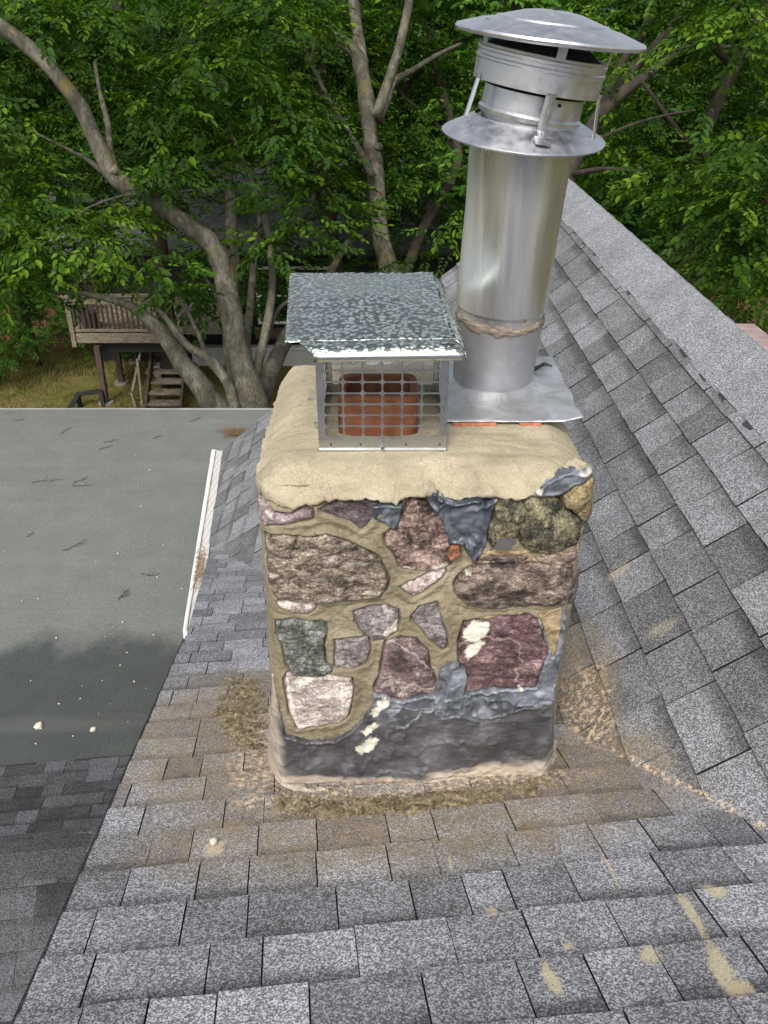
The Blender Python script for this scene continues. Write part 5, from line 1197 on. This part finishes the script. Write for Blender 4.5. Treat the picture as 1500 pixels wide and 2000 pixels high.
# ================================================================== TREES
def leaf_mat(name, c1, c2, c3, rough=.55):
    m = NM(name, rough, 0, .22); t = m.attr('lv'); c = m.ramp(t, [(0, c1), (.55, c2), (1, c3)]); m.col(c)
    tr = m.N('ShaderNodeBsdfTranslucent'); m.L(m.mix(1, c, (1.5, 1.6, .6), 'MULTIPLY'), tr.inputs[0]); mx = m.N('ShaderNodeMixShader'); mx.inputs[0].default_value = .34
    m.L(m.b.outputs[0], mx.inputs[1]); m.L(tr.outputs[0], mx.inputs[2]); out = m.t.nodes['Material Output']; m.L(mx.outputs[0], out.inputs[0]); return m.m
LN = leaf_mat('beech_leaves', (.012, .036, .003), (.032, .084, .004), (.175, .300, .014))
LF = leaf_mat('far_leaves', (.016, .050, .006), (.055, .150, .012), (.190, .340, .030), .55)
LR = leaf_mat('maroon_leaves', (.05, .012, .018), (.12, .03, .04), (.22, .10, .10), .5)
bark = NM('smooth_grey_bark', .85, 0, .3); b1 = bark.noise(5, 6, .6, .8, stretch=(1, 1, .5)); b2 = bark.noise(45, 5, .7, .5, stretch=(1, 1, .35))
c_ = bark.ramp(bark.math('ADD', bark.math('MULTIPLY', b1, .6), bark.math('MULTIPLY', b2, .4)), [(.36, lin(52, 50, 42)), (.5, lin(86, 83, 71)), (.62, lin(124, 120, 106))])
c_ = bark.mix(bark.math('MULTIPLY', bark.step(bark.noise(3, 4, .6), .60, .70), .6), c_, lin(126, 112, 60)); c_ = bark.mix(bark.math('MULTIPLY', bark.step(bark.noise(26, 3, .6, stretch=(1, 1, .5)), .70, .76), .6), c_, lin(196, 190, 174)); bark.col(c_); bark.bump(b2, .5, .02); bark = bark.m
barkd = simple('dark_bark', lin(34, 30, 24), lin(72, 64, 52), 8, .9, stretch=(1, 1, .4), bump=.6, bd=.02)
def spray_template(rg, L_=.42, nl=13, leaf=.085, w=.60):
    V = []; F = []; lv = []
    for k in range(nl):
        s = -1 if k % 2 else 1; t = (k + .6) / nl; base = np.array([t * L_, 0, -.10 * t * t * L_]); a = s * rg.uniform(.75, 1.15) * (1 - .45 * t)
        if k == nl - 1: a = 0
        d = np.array([math.cos(a), math.sin(a), -rg.uniform(.05, .6)]); d /= np.linalg.norm(d); n = np.array([rg.uniform(-.3, .3), rg.uniform(-.3, .3), 1]); sd_ = np.cross(n, d); sd_ /= np.linalg.norm(sd_); n = np.cross(d, sd_)
        ll = leaf * rg.uniform(.75, 1.15); ww = ll * w / 2; base = base + d * .012; i0 = len(V); cup = .12 * ll
        V += [base, base + d*ll*.30 + sd_*ww*.85 + n*cup, base + d*ll*.68 + sd_*ww*.75 + n*cup, base + d*ll, base + d*ll*.68 - sd_*ww*.75 + n*cup, base + d*ll*.30 - sd_*ww*.85 + n*cup]
        F += [(i0, i0+1, i0+2, i0+3), (i0, i0+3, i0+4, i0+5)]; lv += [rg.random()] * 6
    return np.array(V), np.array(F), np.array(lv)
def foliage(name, C, yaw, pitch, roll, scale, mat, parent, seed=1, leaf=.085, nl=13, L_=.42, lvb=None):
    rg = random.Random(seed); T = [spray_template(rg, L_, nl, leaf) for _ in range(8)]
    n = len(C); which = np.arange(n) % 8; Vs = []; Fs = []; Ls = []; off = 0; rn = np.random.default_rng(seed)
    lvb = rn.uniform(0, 1, n) if lvb is None else lvb
    cy, sy_ = np.cos(yaw), np.sin(yaw); cp, sp2 = np.cos(pitch), np.sin(pitch); cr, sr = np.cos(roll), np.sin(roll)
    z = np.zeros(n); o = np.ones(n)
    Rz = np.stack([np.stack([cy, -sy_, z], 1), np.stack([sy_, cy, z], 1), np.stack([z, z, o], 1)], 1)
    Ry = np.stack([np.stack([cp, z, sp2], 1), np.stack([z, o, z], 1), np.stack([-sp2, z, cp], 1)], 1)
    Rx = np.stack([np.stack([o, z, z], 1), np.stack([z, cr, -sr], 1), np.stack([z, sr, cr], 1)], 1)
    M = Rz @ Ry @ Rx * scale[:, None, None]
    for w in range(8):
        ix = np.where(which == w)[0]
        if not len(ix): continue
        V, F, lv = T[w]; P = np.einsum('nij,vj->nvi', M[ix], V) + C[ix][:, None, :]
        Vs.append(P.reshape(-1, 3)); k = len(V); Fs.append((F[None] + (np.arange(len(ix)) * k)[:, None, None] + off).reshape(-1, 4)); off += k * len(ix)
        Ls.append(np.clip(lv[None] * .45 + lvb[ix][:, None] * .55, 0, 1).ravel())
    return mesh(name, np.concatenate(Vs), np.concatenate(Fs), mat, parent, False, dict(lv=np.concatenate(Ls)))
def boughs(centres, radii, per, seed, flat=.28, droop=.25):
    """flattened boughs of sprays; returns arrays for foliage()"""
    rn = np.random.default_rng(seed); C = []; Y = []; LB = []
    for c, r in zip(centres, radii):
        k = int(per * r * r); th = rn.uniform(0, 2*math.pi, k); rr = r * np.sqrt(rn.uniform(0, 1, k)); lay = rn.integers(0, 3, k)
        ox = rr * np.cos(th); oy = rr * np.sin(th); oz = -droop * rr * rr / max(r, .1) + (lay - 1) * flat * r * .6 + rn.normal(0, flat * .10, k)
        C.append(np.stack([c[0] + ox, c[1] + oy, c[2] + oz], 1)); Y.append(th + rn.normal(0, .6, k)); LB.append(np.clip(.42 + .22 * (lay - 1) + rn.normal(0, .16, k) + rn.normal(0, .22), 0, 1))  # higher spray layers get lighter leaf colour, painting light from above
    C = np.concatenate(C); Y = np.concatenate(Y); n = len(C)
    return C, Y, rn.normal(.18, .22, n), rn.normal(0, .3, n), rn.uniform(.75, 1.2, n), np.concatenate(LB)
TS = 1.15
def inpoly(x, y, poly): return float(seg_sd(np.array([float(x)]), np.array([float(y)]), poly)[0]) > 0
def scatter_region(poly, n, t0, t1, r0, r1, seed, avoid=()):
    rg = random.Random(seed); xs = [p[0] for p in poly]; ys = [p[1] for p in poly]; C = []; Rr = []
    while len(C) < n:
        x, y = rg.uniform(min(xs), max(xs)), rg.uniform(min(ys), max(ys))
        t = rg.uniform(t0, t1) * TS; r = rg.uniform(r0, r1) * TS; rp = r * FPX / t; X1, Y1 = np.array([float(x)]), np.array([float(y)])
        if seg_sd(X1, Y1, poly)[0] < rp * .35 or any(seg_sd(X1, Y1, a)[0] > -rp * .8 for a in avoid): continue
        P = atT(x, y, t)
        if P[2] < 1.0: continue
        C.append(P); Rr.append(r)
    return C, Rr
def stems(mb, paths, seed=0):
    for k, (pts, t) in enumerate(paths):
        t = (t[0] * TS, t[1] * TS)
        n = len(pts); tt = np.linspace(t[0], t[1], n) if isinstance(t, tuple) else np.full(n, t)
        P = [atT(x, y, q) for (x, y, w), q in zip(pts, tt)]; W_ = [w * .74 / 2 * q / FPX for (x, y, w), q in zip(pts, tt)]
        S = spline(np.column_stack([P, W_]), 7); mb.tube(S[:, :3], np.clip(S[:, 3], .004, None), 14, seed=seed + k, rough=.22)
def ground_root(mb, x, y, t, w, dx=0.0):
    t = t * TS
    P = atT(x, y, t); r = w / 2 * t / FPX; n = 6; pts = [P + np.array([dx * q, 0.02 * q, -P[2] * q]) for q in np.linspace(0, 1, n)]; mb.tube(pts, r * (1 + .5 * np.linspace(0, 1, n) ** 2), 14, seed=3, rough=.12)

# --- left tree
TA = thing('beech_tree', atT(480, 800, 10.4 * 1.15) * [1, 1, 0], 'many stemmed smooth grey beech with one thick limb arching to the upper left', 'tree')
mb = MB()
stems(mb, [([(505, 830, 82), (485, 760, 74), (468, 690, 64), (452, 610, 58), (437, 530, 56), (415, 480, 52), (385, 455, 48), (330, 415, 46), (275, 380, 46), (225, 345, 46), (195, 290, 42), (160, 215, 40), (115, 155, 38), (60, 95, 38), (-20, 35, 38), (-120, -50, 34)], (10.2, 8.2)),
           ([(462, 830, 46), (462, 760, 44), (450, 680, 40), (452, 600, 34), (455, 520, 34), (452, 430, 32), (445, 350, 30), (430, 280, 26), (400, 180, 20), (380, 60, 12)], (10.6, 11.6)),
           ([(450, 830, 66), (420, 790, 62), (385, 745, 56), (350, 700, 50), (320, 655, 40), (280, 615, 30), (235, 590, 22), (170, 575, 14), (90, 570, 8)], (10.2, 9.4)),
           ([(462, 800, 30), (440, 740, 28), (405, 700, 26), (370, 678, 22), (345, 650, 18), (322, 618, 14), (300, 600, 8)], (10.0, 9.4)),
           ([(405, 705, 14), (390, 660, 12), (372, 620, 10), (350, 580, 6)], (10.0, 10.2)),
           ([(498, 740, 24), (520, 640, 22), (532, 560, 20), (528, 500, 18), (520, 440, 16), (505, 400, 18), (498, 370, 12), (470, 300, 7), (430, 210, 5)], (10.1, 9.8)),
           ([(478, 700, 24), (488, 600, 20), (495, 520, 16), (505, 440, 12), (512, 380, 8)], (10.4, 10.9)),
           ([(520, 665, 14), (540, 610, 12), (575, 580, 9), (620, 560, 5)], (10.1, 10.5)),
           ([(505, 800, 52), (530, 720, 46), (560, 660, 40), (600, 600, 34), (640, 540, 24), (680, 470, 14)], (10.6, 11.8)),
           ([(455, 640, 14), (430, 590, 12), (400, 540, 8), (375, 500, 5)], (10.4, 11.0)),
           ([(225, 340, 22), (215, 290, 18), (210, 240, 15), (195, 180, 12), (185, 120, 8)], (8.9, 9.4)),
           ([(270, 378, 6), (230, 385, 6), (180, 402, 4), (150, 420, 3)], (8.9, 8.5)), ([(200, 335, 14), (175, 315, 12), (150, 300, 8), (60, 255, 6)], (9.0, 9.8)), ([(330, 418, 5), (300, 395, 4), (350, 375, 4), (400, 370, 3)], (9.2, 9.6))], 10)
ground_root(mb, 485, 825, 10.3, 120)
mb.build('trunk', bark, TA, True)
# --- middle tree
TB = thing('beech_tree', atT(765, 560, 12.4 * 1.15) * [1, 1, 0], 'grey beech with forked trunk and a sawn knot rising behind the flue cap', 'tree')
mb = MB()
stems(mb, [([(790, 800, 60), (775, 660, 56), (762, 540, 54), (745, 470, 44), (738, 400, 42), (733, 330, 46), (724, 280, 40), (718, 215, 44), (708, 150, 40), (695, 105, 36), (655, 70, 32), (630, 20, 28), (610, -60, 26)], (12.4, 12.2)),
           ([(712, 200, 34), (706, 120, 32), (698, 60, 30), (690, 0, 30), (684, -80, 24)], (12.3, 12.8)), ([(733, 230, 30), (755, 170, 27), (775, 110, 26), (790, 50, 24), (802, -20, 22), (812, -100, 18)], (12.2, 12.6)),
           ([(728, 345, 20), (700, 290, 16), (670, 240, 15), (640, 190, 13), (610, 130, 11), (590, 90, 8), (560, 40, 5)], (12.1, 11.6)), ([(606, 128, 7), (614, 80, 6), (618, 30, 4)], (11.6, 11.4)),
           ([(740, 235, 22), (755, 200, 20), (770, 160, 18), (800, 140, 14), (850, 110, 12), (900, 85, 9)], (12.6, 13.4))], 40)
ground_root(mb, 785, 790, 12.4, 62)
k_ = atT(740, 287, 12.0 * TS); mb.tube([k_, k_ + norm(CAM - k_) * .14], [.07, .055], 14)
mb.build('trunk', bark, TB, True)
TD = thing('slender_tree', atT(800, 560, 14.5 * 1.15) * [1, 1, 0], 'slender dark stem curving up between the beech and the metal flue', 'tree')
mb = MB(); stems(mb, [([(780, 560, 30), (830, 440, 28), (870, 370, 28), (895, 310, 26), (880, 240, 24), (862, 170, 22), (845, 100, 18), (835, 30, 14), (828, -60, 10)], (14, 14.5)), ([(844, 95, 12), (850, 40, 10), (870, 0, 6)], (14.3, 14.3)),
                      ([(895, 300, 14), (850, 240, 11), (790, 190, 9), (775, 165, 6)], (14.3, 14)), ([(780, 185, 18), (830, 130, 14), (880, 90, 12), (960, 60, 9)], (14.5, 15))], 60)
ground_root(mb, 780, 560, 14, 40); mb.build('trunk', barkd, TD, True)
# --- right tree
TC = thing('maple_tree', atT(1120, 420, 11.5 * 1.15) * [1, 1, 0], 'dark leaning tree whose branches spread to the upper right behind the metal flue', 'tree')
mb = MB(); stems(mb, [([(1080, 470, 50), (1110, 340, 44), (1165, 235, 38), (1205, 190, 34), (1260, 150, 24), (1320, 105, 20), (1375, 70, 16), (1430, 20, 12), (1480, -40, 10)], (11.8, 11)), ([(1200, 200, 32), (1225, 150, 28), (1280, 90, 26), (1320, 40, 20), (1350, -20, 16)], (11.6, 12.2)),
                      ([(1160, 240, 22), (1215, 120, 22), (1260, 60, 26), (1275, 0, 24), (1290, -70, 20)], (12.2, 12.8)), ([(1370, 90, 12), (1430, 92, 11), (1510, 94, 9)], (11.2, 10.6)), ([(1150, 280, 10), (1230, 245, 8), (1300, 225, 6), (1360, 215, 4)], (11.5, 11.2)),
                      ([(1120, 340, 16), (1180, 330, 12), (1260, 335, 8)], (11.6, 11)), ([(1370, 350, 6), (1430, 310, 8), (1500, 270, 8)], (10.5, 10.5))], 80)
ground_root(mb, 1080, 470, 11.8, 60); mb.build('trunk', barkd, TC, True)
# dim trunks behind
for i, (x, y, t, w, lab) in enumerate(((655, 470, 17, 26, 'thin dark trunk just left of the forked beech'), (300, 500, 19, 30, 'dark trunk behind the deck foliage'), (1360, 560, 16, 34, 'shadowed trunk beyond the ridge at the right'), (960, 500, 19, 34, 'dark trunk directly behind the round flue pipe'), (20, 480, 22, 18, 'dark trunk at the far left behind leaves'), (560, 420, 24, 40, 'distant dark trunk above the neighbouring roof'))):
    o = thing('background_tree', atT(x, y, t) * [1, 1, 0], lab, 'tree'); mb = MB(); B0 = atT(x, y, t)
    rgx = random.Random(i); pts = [np.array([B0[0] + rgx.uniform(-.3, .3) * h / 4, B0[1], h]) for h in (0, 2, 4, 6, 8.5, 11, 13)]; mb.tube(spline(pts, 5), np.linspace(w / 2 * t / FPX * 1.4, .04, 31), 10, seed=i, rough=.2)
    for h in (4, 5.5, 7, 8): 
        a = rgx.uniform(0, 6.28); q = np.array([B0[0], B0[1], h]); mb.tube([q, q + np.array([math.cos(a), math.sin(a), .5]) * 1.2, q + np.array([math.cos(a), math.sin(a), .6]) * 2.4], [.07, .05, .02], 7)
    mb.build('trunk', barkd, o, True)
    rn = np.random.default_rng(i); C = [np.array([B0[0] + rn.normal(0, 1.8), B0[1] + rn.normal(.8, 1.2), 2.8 + rn.uniform(0, 8.5)]) for _ in range(20)]
    C_, Y_2, P_, R_, S_, LB = boughs(C, [rn.uniform(.8, 1.4) for _ in C], 26, 70 + i); foliage('crown', C_, Y_2, P_, R_, S_ * 1.35, LF, o, 80 + i, .13, 9, .5, LB * .8)
# near crowns, seen first in the picture
RA = [(-150, -120), (600, -120), (600, 200), (585, 380), (520, 440), (440, 330), (400, 340), (390, 440), (370, 570), (330, 590), (240, 540), (180, 500), (110, 560), (60, 580), (-20, 640), (-150, 640)]
HOLE = [(385, 320), (560, 330), (690, 330), (690, 480), (560, 500), (420, 560), (380, 480)]
C1_, R1_ = scatter_region(RA, 95, 9.9, 12.2, .35, .75, 3, [HOLE]); C1x, R1x = scatter_region([(-150, -120), (620, -120), (600, 60), (200, 60), (60, 40), (-150, 0)], 12, 8.2, 9.4, .3, .5, 4); C1_ += C1x; R1_ += R1x; C1x, R1x = scatter_region([(-150, 120), (40, 130), (150, 300), (260, 430), (400, 500), (380, 540), (240, 500), (120, 500), (-60, 620), (-150, 600)], 16, 8.6, 9.8, .3, .5, 5); C1_ += C1x; R1_ += R1x; C1x, R1x = scatter_region([(170, 60), (560, 60), (640, 330), (560, 330), (400, 300), (330, 370), (240, 290)], 16, 8.8, 9.8, .3, .5, 6); C1_ += C1x; R1_ += R1x; 
hang = [((50, 530), 9.0, .40), ((225, 470), 8.8, .34), ((310, 535), 8.9, .30), ((345, 560), 9.0, .26), ((15, 560), 9.1, .42), ((190, 430), 8.8, .5), ((100, 470), 8.8, .45), ((300, 480), 9.0, .40), ((520, 470), 9.3, .32), ((560, 455), 9.4, .34), ((600, 440), 9.5, .34), ((640, 400), 9.8, .5), ((590, 350), 9.8, .5), ((320, 325), 9.2, .45), ((370, 310), 9.3, .4), ((420, 330), 9.4, .3)]
for (p, t, r) in hang: C1_.append(atT(p[0], p[1], t * TS)); R1_.append(r * TS)
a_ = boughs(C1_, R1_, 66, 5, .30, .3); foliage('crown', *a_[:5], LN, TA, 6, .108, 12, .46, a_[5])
RB = [(560, -120), (930, -120), (920, 200), (900, 420), (860, 470), (790, 470), (700, 430), (640, 470), (560, 400)]
C2_, R2_ = scatter_region(RB, 60, 13.4, 16.5, .6, 1.1, 13); C2b, R2b = scatter_region(RB, 10, 11.2, 12.0, .3, .5, 14, [[(660, -50), (820, -50), (800, 480), (700, 480)]])
for p in ((860, 440), (890, 470), (840, 490), (800, 500), (900, 410)): C2b.append(atT(*p, 10.8 * TS)); R2b.append(.34)
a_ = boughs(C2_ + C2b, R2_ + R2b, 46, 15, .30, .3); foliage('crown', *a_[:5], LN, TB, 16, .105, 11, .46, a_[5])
RC = [(1080, -120), (1650, -120), (1650, 700), (1500, 640), (1380, 520), (1250, 400), (1120, 300)]
C3_, R3_ = scatter_region(RC, 70, 11.6, 15, .5, 1.0, 23); C3b, R3b = scatter_region([(1200, 260), (1560, 200), (1600, 660), (1450, 600), (1300, 450)], 34, 8.2, 10.2, .35, .6, 24)
C3c, R3c = scatter_region([(1330, -80), (1560, -80), (1560, 160), (1400, 120)], 9, 8.5, 9.6, .35, .6, 25)
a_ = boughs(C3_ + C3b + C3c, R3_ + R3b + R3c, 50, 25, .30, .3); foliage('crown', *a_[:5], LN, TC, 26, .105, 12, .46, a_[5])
# maroon shrub
sh_ = thing('maroon_shrub', atT(1470, 420, 15) * [1, 1, 0], 'purple leaved shrub glimpsed between green leaves at the right edge', 'shrub')
C_ = [atT(x, y, 15.5) for x, y in ((1470, 300), (1490, 340), (1440, 380), (1480, 430), (1500, 480), (1400, 430))]; a_ = boughs(C_, [.7] * 6, 60, 33); foliage('crown', *a_[:5], LR, sh_, 34, .08, 11, .4, a_[5])
mb = MB(); mb.tube([atT(1470, 420, 15.4) * [1, 1, 0], atT(1470, 420, 15.4)], [.06, .03], 8); mb.build('stem', barkd, sh_)
# shrubs bordering the lawn
for i, (x, y, t, w, h, lab) in enumerate(((60, 640, 21.5, 2.6, 2.6, 'broad dark green shrub at the far left edge of the lawn'), (200, 640, 22.5, 2.0, 2.2, 'dark green shrub behind the deck railing'), (-80, 640, 20, 2.2, 3.0, 'tall dark shrub beyond the left frame edge'))):
    B0 = atT(x, y, t) * [1, 1, 0]; o = thing('shrub', B0, lab, 'shrub'); rn = np.random.default_rng(50 + i); C = [B0 + np.array([rn.normal(0, w * .4), rn.normal(0, .5), rn.uniform(.4, h)]) for _ in range(14)]
    a_ = boughs(C, [rn.uniform(.5, .8) for _ in C], 70, 60 + i); foliage('crown', *a_[:5], LF, o, 61 + i, .10, 10, .4, a_[5] * .7)
    mb = MB(); mb.tube([B0, B0 + [0, 0, h * .6]], [.07, .03], 8); mb.build('stem', barkd, o)
# distant wood: one mass of foliage behind everything
rn = np.random.default_rng(99); C = []; Rr = []
for _ in range(300):
    Y = rn.uniform(27, 46); X = rn.uniform(-.62, .62) * (Y + 8); C.append(np.array([X, Y, rn.uniform(.3, 10.5)])); Rr.append(rn.uniform(1.2, 2.4))
a_ = boughs(C, Rr, 9, 98, .45, .3); o = foliage('distant_wood', a_[0], a_[1], a_[2], a_[3], a_[4] * 2.6, LF, None, 97, .15, 9, .5, a_[5] ** .6)
tag(o, 'mass of far green trees filling the gaps behind the yard', 'woodland', kind='stuff')
bpy.data.objects[o.name].location = bpy.data.objects[o.name].location
